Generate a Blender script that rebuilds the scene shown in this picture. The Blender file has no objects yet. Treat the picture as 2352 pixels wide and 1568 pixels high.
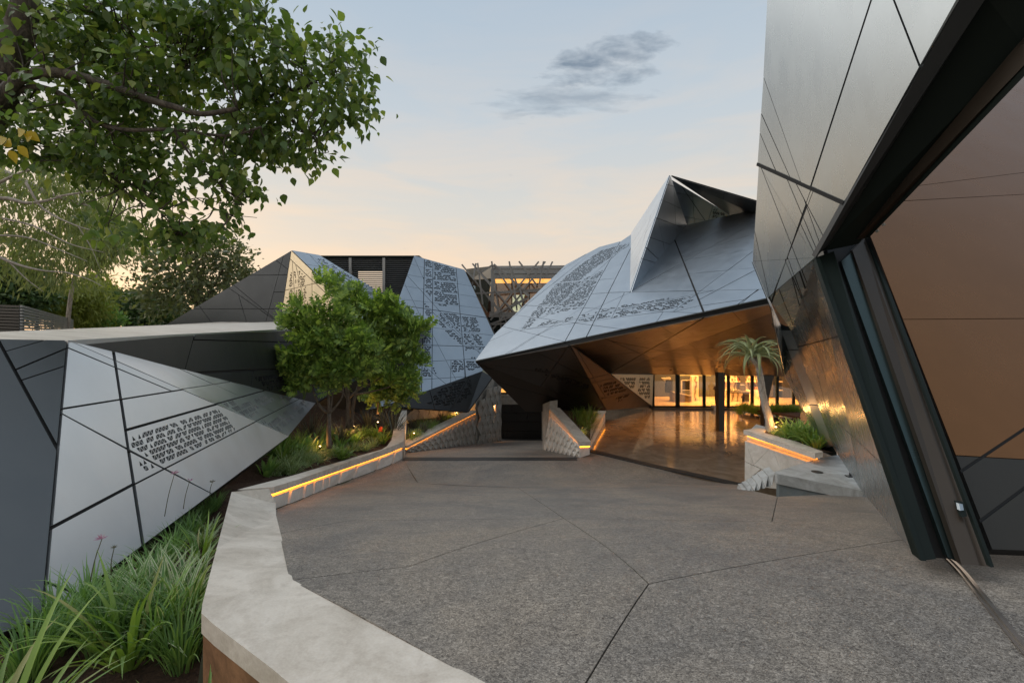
import bpy, bmesh, math, random
import numpy as np
from mathutils import Vector, Matrix
from mathutils.geometry import delaunay_2d_cdt
random.seed(7); rng = np.random.default_rng(7)
scene = bpy.context.scene
COL = scene.collection
R = math.radians
# ------------------------------------------------------------------ camera
F = 1050.0; HY = 750.0; CX = 1176.0; CAMZ = 1.7      # focal and horizon in a 2352 px wide picture
cam_d = bpy.data.cameras.new("camera"); cam = bpy.data.objects.new("camera", cam_d); COL.objects.link(cam)
cam.location = (0, 0, CAMZ); cam.rotation_euler = (R(90), 0, 0)
cam_d.sensor_width = 36; cam_d.lens = 36*F/2352; cam_d.shift_y = (HY-784)/2352
cam_d.clip_start = .05; cam_d.clip_end = 3000
scene.camera = cam
# ------------------------------------------------------------------ world
world = bpy.data.worlds.new("World"); scene.world = world; world.use_nodes = True
NT = world.node_tree; NT.nodes.clear()
SUN_AZ, SUN_EL = -42.0, 5.0                            # azimuth from +Y towards +X, degrees
def nn(nt, t, **kw):
    n = nt.nodes.new(t)
    for k, v in kw.items(): setattr(n, k, v)
    return n
def lk(nt, a, b): nt.links.new(a, b)
def mth(nt, op, a, b=None, c=None, clamp=False):
    n = nn(nt, 'ShaderNodeMath', operation=op); n.use_clamp = clamp
    for i, v in enumerate((a, b, c)):
        if v is None: continue
        if isinstance(v, (int, float)): n.inputs[i].default_value = v
        else: lk(nt, v, n.inputs[i])
    return n.outputs[0]
def mixc(nt, f, a, b, bt='MIX'):
    n = nn(nt, 'ShaderNodeMix', data_type='RGBA', blend_type=bt)
    for s, v in ((n.inputs[0], f), (n.inputs[6], a), (n.inputs[7], b)):
        if isinstance(v, (int, float)): s.default_value = v
        elif isinstance(v, tuple): s.default_value = (*v, 1) if len(v) == 3 else v
        else: lk(nt, v, s)
    return n.outputs[2]
def ramp(nt, f, stops):
    n = nn(nt, 'ShaderNodeValToRGB'); e = n.color_ramp.elements
    while len(e) < len(stops): e.new(.5)
    for i, (p, c) in enumerate(stops): e[i].position = p; e[i].color = (*c, 1) if len(c) == 3 else c
    lk(nt, f, n.inputs[0]); return n.outputs[0]
def build_world():
    nt = NT
    tc = nn(nt, 'ShaderNodeTexCoord'); sep = nn(nt, 'ShaderNodeSeparateXYZ')
    nrm = nn(nt, 'ShaderNodeVectorMath', operation='NORMALIZE'); lk(nt, tc.outputs['Generated'], nrm.inputs[0])
    lk(nt, nrm.outputs[0], sep.inputs[0])
    el = mth(nt, 'MAXIMUM', sep.outputs[2], 0.0)
    base = ramp(nt, el, [(0, (.84, .66, .53)), (.12, (.80, .68, .56)), (.24, (.68, .665, .625)), (.40, (.55, .61, .66)), (.62, (.42, .52, .63)), (1, (.40, .50, .61))])
    # sunset side
    sd = Vector((math.sin(R(SUN_AZ)), math.cos(R(SUN_AZ)), .02)).normalized()
    dp = nn(nt, 'ShaderNodeVectorMath', operation='DOT_PRODUCT'); lk(nt, nrm.outputs[0], dp.inputs[0]); dp.inputs[1].default_value = sd
    g = mth(nt, 'POWER', mth(nt, 'MAXIMUM', dp.outputs['Value'], 0.0), 5.0)
    low = mth(nt, 'POWER', mth(nt, 'SUBTRACT', 1.0, el, clamp=True), 7.0)
    gl = mth(nt, 'MULTIPLY', g, low)
    c = mixc(nt, mth(nt, 'MULTIPLY', gl, .75), base, (1.0, .74, .50))
    # side away from the sunset is a little cooler near the horizon
    aw = mth(nt, 'MULTIPLY', mth(nt, 'MULTIPLY', mth(nt, 'SUBTRACT', .35, dp.outputs['Value'], clamp=True), .9, clamp=True), low)
    c = mixc(nt, aw, c, (.42, .42, .46))
    # soft streaky clouds
    mp = nn(nt, 'ShaderNodeMapping'); mp.inputs['Scale'].default_value = (2.2, 2.2, 11); lk(nt, nrm.outputs[0], mp.inputs[0])
    no = nn(nt, 'ShaderNodeTexNoise'); no.inputs['Scale'].default_value = 1.6; no.inputs['Detail'].default_value = 6; no.inputs['Roughness'].default_value = .55; no.inputs['Distortion'].default_value = .5
    lk(nt, mp.outputs[0], no.inputs['Vector'])
    st = ramp(nt, no.outputs[0], [(.42, (0, 0, 0)), (.62, (1, 1, 1))])
    lowb = mth(nt, 'MULTIPLY', mth(nt, 'POWER', mth(nt, 'SUBTRACT', 1.0, el, clamp=True), 3.6), .9)
    c = mixc(nt, mth(nt, 'MULTIPLY', st, lowb), c, (.98, .72, .50))
    # darker small cloud bank high in the sky
    def cloud(px, py, sx, sy, seed, dens):
        d = Vector(((px-CX)/F, 1, (HY-py)/F)).normalized()
        up = Vector((0, 0, 1)); rt = d.cross(up).normalized(); up2 = rt.cross(d)
        a = nn(nt, 'ShaderNodeVectorMath', operation='DOT_PRODUCT'); lk(nt, nrm.outputs[0], a.inputs[0]); a.inputs[1].default_value = rt
        b = nn(nt, 'ShaderNodeVectorMath', operation='DOT_PRODUCT'); lk(nt, nrm.outputs[0], b.inputs[0]); b.inputs[1].default_value = up2
        f_ = nn(nt, 'ShaderNodeVectorMath', operation='DOT_PRODUCT'); lk(nt, nrm.outputs[0], f_.inputs[0]); f_.inputs[1].default_value = d
        u = mth(nt, 'DIVIDE', a.outputs['Value'], sx); v = mth(nt, 'DIVIDE', b.outputs['Value'], sy)
        r2 = mth(nt, 'ADD', mth(nt, 'MULTIPLY', u, u), mth(nt, 'MULTIPLY', v, v))
        m = mth(nt, 'SUBTRACT', 1.0, r2, clamp=True)
        m = mth(nt, 'MULTIPLY', m, mth(nt, 'GREATER_THAN', f_.outputs['Value'], 0.0))
        cv = nn(nt, 'ShaderNodeCombineXYZ'); lk(nt, mth(nt, 'MULTIPLY', u, 2.0), cv.inputs[0]); lk(nt, mth(nt, 'ADD', mth(nt, 'MULTIPLY', v, 1.9), mth(nt, 'MULTIPLY', u, .5)), cv.inputs[1]); cv.inputs[2].default_value = seed
        n2 = nn(nt, 'ShaderNodeTexNoise'); n2.inputs['Scale'].default_value = 1.3; n2.inputs['Detail'].default_value = 7; n2.inputs['Roughness'].default_value = .55; n2.inputs['Distortion'].default_value = .25
        lk(nt, cv.outputs[0], n2.inputs['Vector'])
        t = mth(nt, 'ADD', n2.outputs[0], mth(nt, 'MULTIPLY', mth(nt, 'SUBTRACT', m, 1.0), .42))
        return mth(nt, 'MULTIPLY', ramp(nt, t, [(.28, (0, 0, 0)), (.60, (1, 1, 1))]), dens)
    for (px, py, sx, sy, seed, dens) in ((1395, 140, .17, .062, 5.7, 1.0), (1290, 232, .22, .045, 8.4, .55)):
        c = mixc(nt, cloud(px, py, sx, sy, seed, dens), c, (.225, .285, .36))
    # physical sky adds a little of its own colour
    sk = nn(nt, 'ShaderNodeTexSky'); sk.sky_type = 'NISHITA'; sk.sun_disc = False
    sk.sun_elevation = R(SUN_EL); sk.sun_rotation = R(SUN_AZ)
    b1 = nn(nt, 'ShaderNodeBackground'); lk(nt, c, b1.inputs[0]); b1.inputs[1].default_value = .74
    b2 = nn(nt, 'ShaderNodeBackground'); lk(nt, sk.outputs[0], b2.inputs[0]); b2.inputs[1].default_value = .006
    ad = nn(nt, 'ShaderNodeAddShader'); lk(nt, b1.outputs[0], ad.inputs[0]); lk(nt, b2.outputs[0], ad.inputs[1])
    out = nn(nt, 'ShaderNodeOutputWorld'); lk(nt, ad.outputs[0], out.inputs[0])
build_world()
sun_fill_d = bpy.data.lights.new("sun", 'SUN'); sun_fill_d.energy = 1.1; sun_fill_d.angle = R(75); sun_fill_d.color = (1, .93, .84)
sun = bpy.data.objects.new("sun", sun_fill_d); COL.objects.link(sun)
LE = 48.0                                              # broad raised fill, added to brighten ground, coping and plant tops
sv = Vector((math.sin(R(-75))*math.cos(R(LE)), math.cos(R(-75))*math.cos(R(LE)), math.sin(R(LE))))
sun.rotation_euler = sv.to_track_quat('Z', 'Y').to_euler()
vs = scene.view_settings
scene.display_settings.display_device = 'sRGB'; vs.view_transform = 'Standard'; vs.look = 'None'; vs.gamma = 1; vs.exposure = 0.45; vs.use_curve_mapping = False
scene.cycles.max_bounces = 8; scene.cycles.diffuse_bounces = 3; scene.cycles.glossy_bounces = 4; scene.cycles.transparent_max_bounces = 12
scene.cycles.use_denoising = True
scene.cycles.sample_clamp_indirect = 4
# ------------------------------------------------------------------ picture helpers
def W(px, py, Y): return Vector(((px-CX)/F*Y, Y, CAMZ+(HY-py)/F*Y))
CT = {1: (.4028, 0, 0), 2: (.3418, 0, 516.8), 3: (.3776, 0, 976.1), 4: (.25634, 574.2, 545.5), 5: (.2441, 861.3, 803.9), 6: (.3174, 1033.6, 516.8),
      7: (.26855, 1320.7, 746.5), 8: (.5125, 1665, 0), 9: (.5606, 1665, 689), 10: (.1953, 1435.5, 803.9), 11: (.1709, 1607.8, 947.5), 13: (.21976, 1378, 373.2),
      22: (.16478, 602.9, 890), 23: (.1318, 1045, 585.7), 24: (.26855, 0, 516.8), 25: (.37773, 2067.1, 976.1), 26: (.21972, 1837.4, 516.8), 21: (.09156, 0, 660.3)}
def c(k, x, y): s, ox, oy = CT[k]; return (ox+s*x, oy+s*y)
def cl(k, *pts): return [c(k, *p) for p in pts]
# ground profile
def hgt(Y):
    t = Y-3.2
    a = .285*(t/2+math.sqrt(t*t/4+.25)) - .285*.0
    h = 1.7+a-.285*.09
    lim = 4.5
    k = 12.0
    return -math.log(math.exp(-k*h)+math.exp(-k*lim))/k if Y < 15.7 else lim
def gz(Y): return CAMZ-hgt(Y)
def G(px, py):                                      # pixel on the driveway
    lo, hi = 1.2, 16.5
    if py-HY < F*hgt(hi)/hi: Y = F*4.5/max(py-HY, 60); return W(px, py, Y)
    for _ in range(50):
        m = (lo+hi)/2
        if F*hgt(m)/m > py-HY: lo = m
        else: hi = m
    return W(px, py, lo)
def rampz(Y): return CAMZ-(4.5+.19*(Y-15.75))
def Rm(px, py):                                     # pixel on the sunken ramp
    Y = F*1.5075/((py-HY)-F*.19); return W(px, py, Y)
FZ = -2.8
def Fl(px, py, z=FZ): Y = F*(CAMZ-z)/(py-HY); return W(px, py, Y)
# ------------------------------------------------------------------ object helpers
def prop(o, label=None, cat=None, group=None, kind=None):
    if label: o['label'] = label
    if cat: o['category'] = cat
    if group: o['group'] = group
    if kind: o['kind'] = kind
    return o
def empty(name, loc, label, cat, group=None):
    o = bpy.data.objects.new(name, None); COL.objects.link(o); o.location = loc; o.empty_display_size = .1
    return prop(o, label, cat, group)
ORG = {}
def obj(name, verts, faces, mat, parent=None, smooth=False, midx=None):
    """one mesh object; verts in world space, parent root may sit anywhere"""
    me = bpy.data.meshes.new(name)
    off = Vector((0, 0, 0))
    if parent is not None: off = wloc(parent)
    me.from_pydata([tuple(Vector(v)-off) for v in verts], [], faces)
    mats = mat if isinstance(mat, (list, tuple)) else [mat]
    for m in mats: me.materials.append(m)
    if midx is not None: me.polygons.foreach_set('material_index', midx)
    if smooth: me.polygons.foreach_set('use_smooth', [True]*len(me.polygons))
    me.update()
    o = bpy.data.objects.new(name, me); COL.objects.link(o)
    if parent is not None: o.parent = parent
    return o
def wloc(o):
    v = Vector((0, 0, 0))
    while o is not None: v += o.location; o = o.parent
    return v
def npobj(name, V, T, mat, parent=None, smooth=False, midx=None):
    V = np.asarray(V, dtype=np.float32); T = np.asarray(T, dtype=np.int32)
    if parent is not None: V = V-np.array(wloc(parent), dtype=np.float32)
    me = bpy.data.meshes.new(name); n = T.shape[1]
    me.vertices.add(len(V)); me.vertices.foreach_set('co', V.ravel())
    me.loops.add(T.size); me.loops.foreach_set('vertex_index', T.ravel())
    me.polygons.add(len(T)); me.polygons.foreach_set('loop_start', np.arange(0, T.size, n, dtype=np.int32))
    try: me.polygons.foreach_set('loop_total', np.full(len(T), n, dtype=np.int32))
    except Exception: pass
    mats = mat if isinstance(mat, (list, tuple)) else [mat]
    for m in mats: me.materials.append(m)
    if midx is not None: me.polygons.foreach_set('material_index', np.asarray(midx, dtype=np.int32))
    if smooth: me.polygons.foreach_set('use_smooth', np.ones(len(T), dtype=bool))
    me.update(calc_edges=True)
    o = bpy.data.objects.new(name, me); COL.objects.link(o)
    if parent is not None: o.parent = parent
    return o
class MB:
    def __init__(s): s.v = []; s.f = []
    def add(s, vs, fs): k = len(s.v); s.v += [Vector(v) for v in vs]; s.f += [[k+i for i in f] for f in fs]; return s
    def box(s, a, b):
        x0, y0, z0 = a; x1, y1, z1 = b
        return s.add([(x0, y0, z0), (x1, y0, z0), (x1, y1, z0), (x0, y1, z0), (x0, y0, z1), (x1, y0, z1), (x1, y1, z1), (x0, y1, z1)],
                     [(0, 3, 2, 1), (4, 5, 6, 7), (0, 1, 5, 4), (1, 2, 6, 5), (2, 3, 7, 6), (3, 0, 4, 7)])
    def bar(s, p, q, w, d, up=(0, 0, 1)):
        p = Vector(p); q = Vector(q); t = (q-p).normalized(); u = Vector(up)
        if abs(t.dot(u)) > .98: u = Vector((0, 1, 0))
        x = t.cross(u).normalized()*w/2; y = x.cross(t).normalized()*d/2
        return s.add([p-x-y, p+x-y, p+x+y, p-x+y, q-x-y, q+x-y, q+x+y, q-x+y],
                     [(0, 3, 2, 1), (4, 5, 6, 7), (0, 1, 5, 4), (1, 2, 6, 5), (2, 3, 7, 6), (3, 0, 4, 7)])
    def prism(s, poly, d):                           # polygon extruded by a vector
        n = len(poly); poly = [Vector(p) for p in poly]; d = Vector(d)
        return s.add(poly+[p+d for p in poly], [list(range(n))[::-1], [n+i for i in range(n)]]+[(i, (i+1) % n, n+(i+1) % n, n+i) for i in range(n)])
    def tube(s, pts, rad, n=8):
        pts = [Vector(p) for p in pts]; k = len(s.v); rings = []
        for i, p in enumerate(pts):
            t = (pts[min(i+1, len(pts)-1)]-pts[max(i-1, 0)]).normalized()
            u = Vector((0, 0, 1)) if abs(t.z) < .9 else Vector((0, 1, 0))
            x = t.cross(u).normalized(); y = x.cross(t).normalized()
            r = rad[i] if isinstance(rad, (list, tuple)) else rad
            for j in range(n):
                a = 2*math.pi*j/n; s.v.append(p+(x*math.cos(a)+y*math.sin(a))*r)
        for i in range(len(pts)-1):
            for j in range(n):
                s.f.append([k+i*n+j, k+i*n+(j+1) % n, k+(i+1)*n+(j+1) % n, k+(i+1)*n+j])
        s.f.append([k+j for j in range(n)][::-1]); s.f.append([k+(len(pts)-1)*n+j for j in range(n)])
        return s
    def lathe(s, base, prof, n=12):
        pts = [Vector(base)+Vector((0, 0, z)) for r, z in prof]; k = len(s.v)
        for p, (r, z) in zip(pts, prof):
            for j in range(n): a = 2*math.pi*j/n; s.v.append(p+Vector((math.cos(a)*r, math.sin(a)*r, 0)))
        for i in range(len(pts)-1):
            for j in range(n): s.f.append([k+i*n+j, k+i*n+(j+1) % n, k+(i+1)*n+(j+1) % n, k+(i+1)*n+j])
        s.f.append([k+j for j in range(n)][::-1]); s.f.append([k+(len(pts)-1)*n+j for j in range(n)])
        return s
    def out(s, name, mat, parent=None, smooth=False): return obj(name, s.v, s.f, mat, parent, smooth)
def spline(pts, n):
    pts = [Vector(p) for p in pts]; out = []
    P = [2*pts[0]-pts[1]]+pts+[2*pts[-1]-pts[-2]]
    for i in range(1, len(P)-2):
        for k in range(n):
            t = k/n
            out.append(.5*((2*P[i])+(-P[i-1]+P[i+1])*t+(2*P[i-1]-5*P[i]+4*P[i+1]-P[i+2])*t*t+(-P[i-1]+3*P[i]-3*P[i+1]+P[i+2])*t**3))
    out.append(pts[-1]); return out
# ------------------------------------------------------------------ materials
def newmat(name):
    m = bpy.data.materials.new(name); m.use_nodes = True; nt = m.node_tree; b = nt.nodes['Principled BSDF']; return m, nt, b
def noise(nt, scale, detail=4, rough=.55, vec=None, dist=0, sc=None):
    n = nn(nt, 'ShaderNodeTexNoise'); n.inputs['Scale'].default_value = scale; n.inputs['Detail'].default_value = detail; n.inputs['Roughness'].default_value = rough; n.inputs['Distortion'].default_value = dist
    if vec is None: vec = nn(nt, 'ShaderNodeTexCoord').outputs['Object']
    if sc is not None:
        mp = nn(nt, 'ShaderNodeMapping'); mp.inputs['Scale'].default_value = sc; lk(nt, vec, mp.inputs[0]); vec = mp.outputs[0]
    lk(nt, vec, n.inputs['Vector']); return n.outputs[0]
def gpos(nt): return nn(nt, 'ShaderNodeNewGeometry').outputs['Position']
def bump(nt, b, h, strength, dist):
    n = nn(nt, 'ShaderNodeBump'); n.inputs['Strength'].default_value = strength; n.inputs['Distance'].default_value = dist
    lk(nt, h, n.inputs['Height']); lk(nt, n.outputs[0], b.inputs['Normal'])
def metal(name, col, metallic=.9, rough=.36, streak=.05, bumpy=.02, spec=.5, var=.05):
    m, nt, b = newmat(name); P = gpos(nt)
    isl = nn(nt, 'ShaderNodeObjectInfo').outputs['Random']
    n1 = noise(nt, .9, 4, .6, P); n2 = noise(nt, 3.0, 5, .65, P, sc=(1, 1, .35)); n3 = noise(nt, 45, 2, .5, P, sc=(1, 1, .06))
    v = mth(nt, 'ADD', mth(nt, 'MULTIPLY', mth(nt, 'SUBTRACT', n1, .5), .22), mth(nt, 'MULTIPLY', mth(nt, 'SUBTRACT', isl, .5), var))
    v = mth(nt, 'ADD', v, mth(nt, 'MULTIPLY', mth(nt, 'SUBTRACT', n2, .5), .16))
    v = mth(nt, 'ADD', v, 1.0)
    cc = mixc(nt, 1.0, (*col, 1), v, 'MULTIPLY'); lk(nt, cc, b.inputs['Base Color'])
    b.inputs['Metallic'].default_value = metallic
    r = mth(nt, 'ADD', mth(nt, 'MULTIPLY', mth(nt, 'SUBTRACT', n2, .5), .22), mth(nt, 'ADD', rough, mth(nt, 'MULTIPLY', mth(nt, 'SUBTRACT', n3, .5), streak)))
    lk(nt, r, b.inputs['Roughness'])
    b.inputs['Specular IOR Level'].default_value = spec
    if bumpy: bump(nt, b, noise(nt, .55, 2, .5, P), bumpy, 1.0)
    return m
def simple(name, col, rough=.6, metallic=0, emit=None, es=0):
    m, nt, b = newmat(name); b.inputs['Base Color'].default_value = (*col, 1); b.inputs['Roughness'].default_value = rough; b.inputs['Metallic'].default_value = metallic
    n = noise(nt, 6, 4, .6, gpos(nt)); cc = mixc(nt, 1.0, (*col, 1), mth(nt, 'ADD', mth(nt, 'MULTIPLY', n, .3), .85), 'MULTIPLY'); lk(nt, cc, b.inputs['Base Color'])
    if emit: b.inputs['Emission Color'].default_value = (*emit, 1); b.inputs['Emission Strength'].default_value = es
    return m
M_ALU = metal('satin_aluminium', (.70, .72, .74), .92, .33)
M_ALU_ROOF = metal('satin_aluminium_roof', (.42, .455, .49), .92, .36)
M_ALU_PALE = metal('pale_aluminium', (.64, .66, .67), .92, .36)
M_TOWER = metal('satin_aluminium_tower', (.35, .385, .42), .92, .38)
M_GATE = metal('polished_aluminium', (.37, .40, .415), .92, .27, streak=.015, bumpy=.004)
M_DARK_SHADED = metal('dark_shaded_metal', (.045, .048, .050), .55, .42)  # dark metal parts; on cladding faces dark reflections are put into the colour
M_MID = metal('darkened_side_metal', (.15, .15, .148), .85, .36)  # aluminium with the side face's dark reflections put into the colour
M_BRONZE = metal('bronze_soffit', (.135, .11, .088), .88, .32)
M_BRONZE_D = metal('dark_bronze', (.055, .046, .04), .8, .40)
M_BEIGE_SUNSET = metal('beige_sunset_metal', (.80, .64, .42), .75, .45)  # beige metal; on the pyramid the reflected sunset is put into the colour
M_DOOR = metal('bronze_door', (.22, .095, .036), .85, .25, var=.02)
M_DOOR_D = metal('bronze_door_shaded', (.03, .027, .022), .4, .5, var=.02)  # lower gate panels: their darker reflection is put into the colour
M_FRAME = metal('black_green_frame', (.010, .015, .013), 0, .5, spec=.12)  # black-green frames, deepened to carry the shade inside the gate reveal
M_POST = metal('gate_post', (.05, .07, .066), .85, .30)
M_POSTB = metal('gate_post_brown', (.05, .038, .028), .5, .42)
M_BACK = simple('joint_black', (.012, .012, .012), .8)
M_LOUV = metal('louvre_metal', (.30, .31, .31), .7, .42)
M_TWIG = metal('lattice_steel', (.23, .225, .215), .6, .45)
M_DARKC = simple('dark_column', (.02, .018, .016), .45)
def concrete(name, col, sc=1.0, dark=.55, warm=(.30, .23, .17), stain=.35):
    m, nt, b = newmat(name); P = gpos(nt)
    n1 = noise(nt, 1.7*sc, 6, .62, P, 1.2); n2 = noise(nt, 9*sc, 5, .6, P); n3 = noise(nt, 70, 2, .5, P)
    v = ramp(nt, n1, [(.3, (dark, dark*.97, dark*.93)), (.62, (1, 1, 1))])
    cc = mixc(nt, 1.0, (*col, 1), v, 'MULTIPLY')
    cc = mixc(nt, mth(nt, 'MULTIPLY', ramp(nt, n2, [(.52, (0, 0, 0)), (.8, (1, 1, 1))]), stain), cc, warm)
    cc = mixc(nt, .18, cc, n3, 'OVERLAY'); lk(nt, cc, b.inputs['Base Color'])
    b.inputs['Roughness'].default_value = .72; b.inputs['Specular IOR Level'].default_value = .35
    bump(nt, b, mth(nt, 'ADD', n2, mth(nt, 'MULTIPLY', n3, .4)), .25, .01)
    return m
M_CONC = concrete('cast_concrete', (.72, .645, .555), 1.2, .72)
M_CONC2 = concrete('pale_precast', (.84, .80, .73), 1.5, .80, stain=.2)
M_SLAB = concrete('grey_slab', (.46, .47, .46), 1.6, .62, (.42, .43, .43), .5)
M_STONE = concrete('stone_relief', (.50, .47, .42), 2.0, .7)
M_RUST = concrete('stained_render', (.33, .17, .085), 2.0, .45, (.14, .07, .035), .6)
def aggregate():
    m, nt, b = newmat('exposed_aggregate'); P = gpos(nt)
    big = noise(nt, .45, 5, .6, P, .8); mid = noise(nt, 2.2, 5, .65, P, 1.5)
    f1 = noise(nt, 64, 2, .6, P, 2.0, sc=(.75, 1.25, 1)); f2 = noise(nt, 30, 3, .65, P, 1.5)
    vo = nn(nt, 'ShaderNodeTexVoronoi'); vo.inputs['Scale'].default_value = 85; lk(nt, P, vo.inputs['Vector'])
    sp = mth(nt, 'ADD', mth(nt, 'MULTIPLY', f1, .6), mth(nt, 'MULTIPLY', f2, .4))
    cc = ramp(nt, sp, [(.37, (.075, .063, .052)), (.46, (.19, .165, .137)), (.54, (.32, .285, .24)), (.66, (.56, .50, .43))])
    vd = ramp(nt, vo.outputs['Distance'], [(.0, (.75, .74, .72)), (.5, (.35, .35, .36))]); cc = mixc(nt, .35, cc, vd, 'OVERLAY')
    cc = mixc(nt, 1.0, cc, ramp(nt, big, [(.3, (.66, .69, .74)), (.5, (.98, .97, .96)), (.68, (1.2, 1.13, 1.04))]), 'MULTIPLY')
    cc = mixc(nt, 1.0, cc, ramp(nt, mid, [(.3, (.82, .82, .84)), (.7, (1.12, 1.1, 1.08))]), 'MULTIPLY')
    sc_ = ramp(nt, noise(nt, 1.1, 6, .7, P, 2.0, sc=(.6, 2.2, 1)), [(.63, (0, 0, 0)), (.76, (1, 1, 1))])
    cc = mixc(nt, mth(nt, 'MULTIPLY', sc_, .28), cc, (.33, .33, .33))
    dk = ramp(nt, noise(nt, .8, 5, .65, P, 1.2, sc=(1.6, .5, 1)), [(.58, (0, 0, 0)), (.70, (1, 1, 1))]); cc = mixc(nt, mth(nt, 'MULTIPLY', dk, .35), cc, (.085, .078, .07))
    lk(nt, cc, b.inputs['Base Color'])
    lk(nt, ramp(nt, sp, [(.3, (.45, .45, .45)), (.7, (.72, .72, .72))]), b.inputs['Roughness'])
    bump(nt, b, sp, .55, .02)
    return m
M_AGG = aggregate()
def gloss_floor():
    m, nt, b = newmat('polished_floor'); P = gpos(nt)
    n1 = noise(nt, 1.1, 6, .65, P, 1.5); n2 = noise(nt, 6, 4, .6, P)
    cc = ramp(nt, n1, [(.3, (.24, .17, .11)), (.7, (.46, .35, .25))])
    lk(nt, cc, b.inputs['Base Color'])
    lk(nt, ramp(nt, n2, [(.35, (.10, .10, .10)), (.7, (.19, .19, .19))]), b.inputs['Roughness'])
    b.inputs['Specular IOR Level'].default_value = .8
    b.inputs['Coat Weight'].default_value = .5; b.inputs['Coat Roughness'].default_value = .07
    bump(nt, b, mth(nt, 'ADD', noise(nt, 1.6, 2, .5, P, sc=(.8, 1.6, 1)), mth(nt, 'MULTIPLY', n1, .2)), .035, .12)
    return m
M_FLOOR = gloss_floor()
def soilm():
    m, nt, b = newmat('soil'); P = gpos(nt)
    n = noise(nt, 22, 6, .75, P, 1.0); cc = ramp(nt, n, [(.3, (.025, .013, .008)), (.55, (.10, .05, .028)), (.75, (.22, .13, .075))])
    lk(nt, cc, b.inputs['Base Color']); b.inputs['Roughness'].default_value = .95; bump(nt, b, n, .9, .05); return m
M_SOIL = soilm()
def deckm():
    m, nt, b = newmat('pale_roof'); P = gpos(nt)
    n = noise(nt, 3, 6, .6, P, .6, sc=(.3, 1.6, 1)); cc = ramp(nt, n, [(.3, (.40, .35, .29)), (.7, (.62, .57, .50))])
    lk(nt, cc, b.inputs['Base Color']); b.inputs['Roughness'].default_value = .42; b.inputs['Metallic'].default_value = .25; return m
M_DECK = deckm()
M_GROUND = simple('garden_ground', (.045, .05, .025), .95)
M_DRAIN = simple('drain_gravel', (.035, .034, .033), .6)
def leafmat(name, cols, rough=.42, trans=.3, tcol=None):
    m, nt, b = newmat(name)
    r = nn(nt, 'ShaderNodeNewGeometry').outputs['Random Per Island']
    k = len(cols); cc = ramp(nt, r, [(i/(k-1), cols[i]) for i in range(k)])
    big = noise(nt, 1.3, 3, .5, gpos(nt)); cc = mixc(nt, 1.0, cc, ramp(nt, big, [(.3, (.8, .8, .8)), (.7, (1.2, 1.2, 1.2))]), 'MULTIPLY')
    lk(nt, cc, b.inputs['Base Color']); b.inputs['Roughness'].default_value = rough; b.inputs['Specular IOR Level'].default_value = .45
    tr = nn(nt, 'ShaderNodeBsdfTranslucent'); lk(nt, mixc(nt, 1.0, cc, (1.5, 1.6, .7, 1), 'MULTIPLY'), tr.inputs[0])
    mx = nn(nt, 'ShaderNodeMixShader'); mx.inputs[0].default_value = trans
    out = [n for n in nt.nodes if n.type == 'OUTPUT_MATERIAL'][0]
    lk(nt, b.outputs[0], mx.inputs[1]); lk(nt, tr.outputs[0], mx.inputs[2]); lk(nt, mx.outputs[0], out.inputs[0]); return m
L_BIG = leafmat('broad_leaf', [(.05, .09, .03), (.13, .20, .05), (.085, .145, .045), (.23, .31, .075), (.10, .16, .05), (.34, .38, .10)], .36, .38)
L_YEL = leafmat('yellow_leaf', [(.55, .38, .03), (.45, .36, .05)], .45, .4)
L_PLT = leafmat('feather_leaf', [(.08, .14, .035), (.17, .27, .06), (.13, .21, .05), (.30, .43, .09), (.40, .50, .12)], .5, .3)
L_EUC = leafmat('eucalypt_leaf', [(.145, .174, .065), (.246, .290, .116), (.189, .217, .102), (.348, .362, .131)], .55, .4)
L_RND = leafmat('olive_leaf', [(.090, .112, .060), (.180, .203, .105), (.135, .150, .083), (.255, .255, .120)], .6, .3)
L_DRK = leafmat('dark_leaf', [(.040, .080, .032), (.080, .136, .048), (.112, .160, .048)], .6, .25)
L_BRT = leafmat('bright_leaf', [(.121, .230, .068), (.203, .351, .095), (.270, .446, .121)], .6, .3)
L_OLV = leafmat('yellow_green_leaf', [(.182, .221, .039), (.286, .312, .065), (.234, .260, .065)], .6, .35)
L_BLADE = leafmat('blade_green', [(.12, .23, .045), (.21, .34, .07), (.32, .44, .10), (.15, .28, .06), (.40, .38, .14)], .42, .25)
L_BLADE2 = leafmat('blade_blue_green', [(.10, .20, .06), (.17, .30, .09), (.25, .39, .12), (.13, .24, .07)], .42, .25)
L_CREAM = leafmat('blade_cream', [(.62, .62, .40), (.72, .72, .52), (.5, .55, .32)], .5, .25)
L_FLAX = leafmat('flax_dark', [(.068, .075, .060), (.120, .128, .090), (.090, .075, .068), (.165, .165, .120)], .45, .15)
L_ALOE = leafmat('aloe_leaf', [(.28, .34, .12), (.38, .44, .17), (.33, .37, .20), (.46, .50, .24)], .5, .12)
L_PINK = leafmat('flower_pink', [(.45, .22, .42), (.55, .30, .5)], .6, .3)
L_RED = leafmat('flower_red', [(.75, .12, .06), (.85, .22, .12)], .5, .3)
L_STEM = leafmat('flower_stem', [(.10, .13, .05), (.14, .10, .07)], .6, .1)
def bark(name, a, b_, sc=1):
    m, nt, b = newmat(name); P = gpos(nt); n = noise(nt, 14*sc, 6, .7, P, 1, sc=(1, 1, .35))
    lk(nt, ramp(nt, n, [(.35, a), (.65, b_)]), b.inputs['Base Color']); b.inputs['Roughness'].default_value = .85; bump(nt, b, n, .9, .03); return m
B_BIG = bark('bark_brown', (.045, .036, .028), (.16, .13, .10))
B_PALE = bark('bark_pale', (.25, .21, .17), (.50, .43, .36))
B_MID = bark('bark_mid', (.09, .07, .055), (.22, .18, .14))
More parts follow.
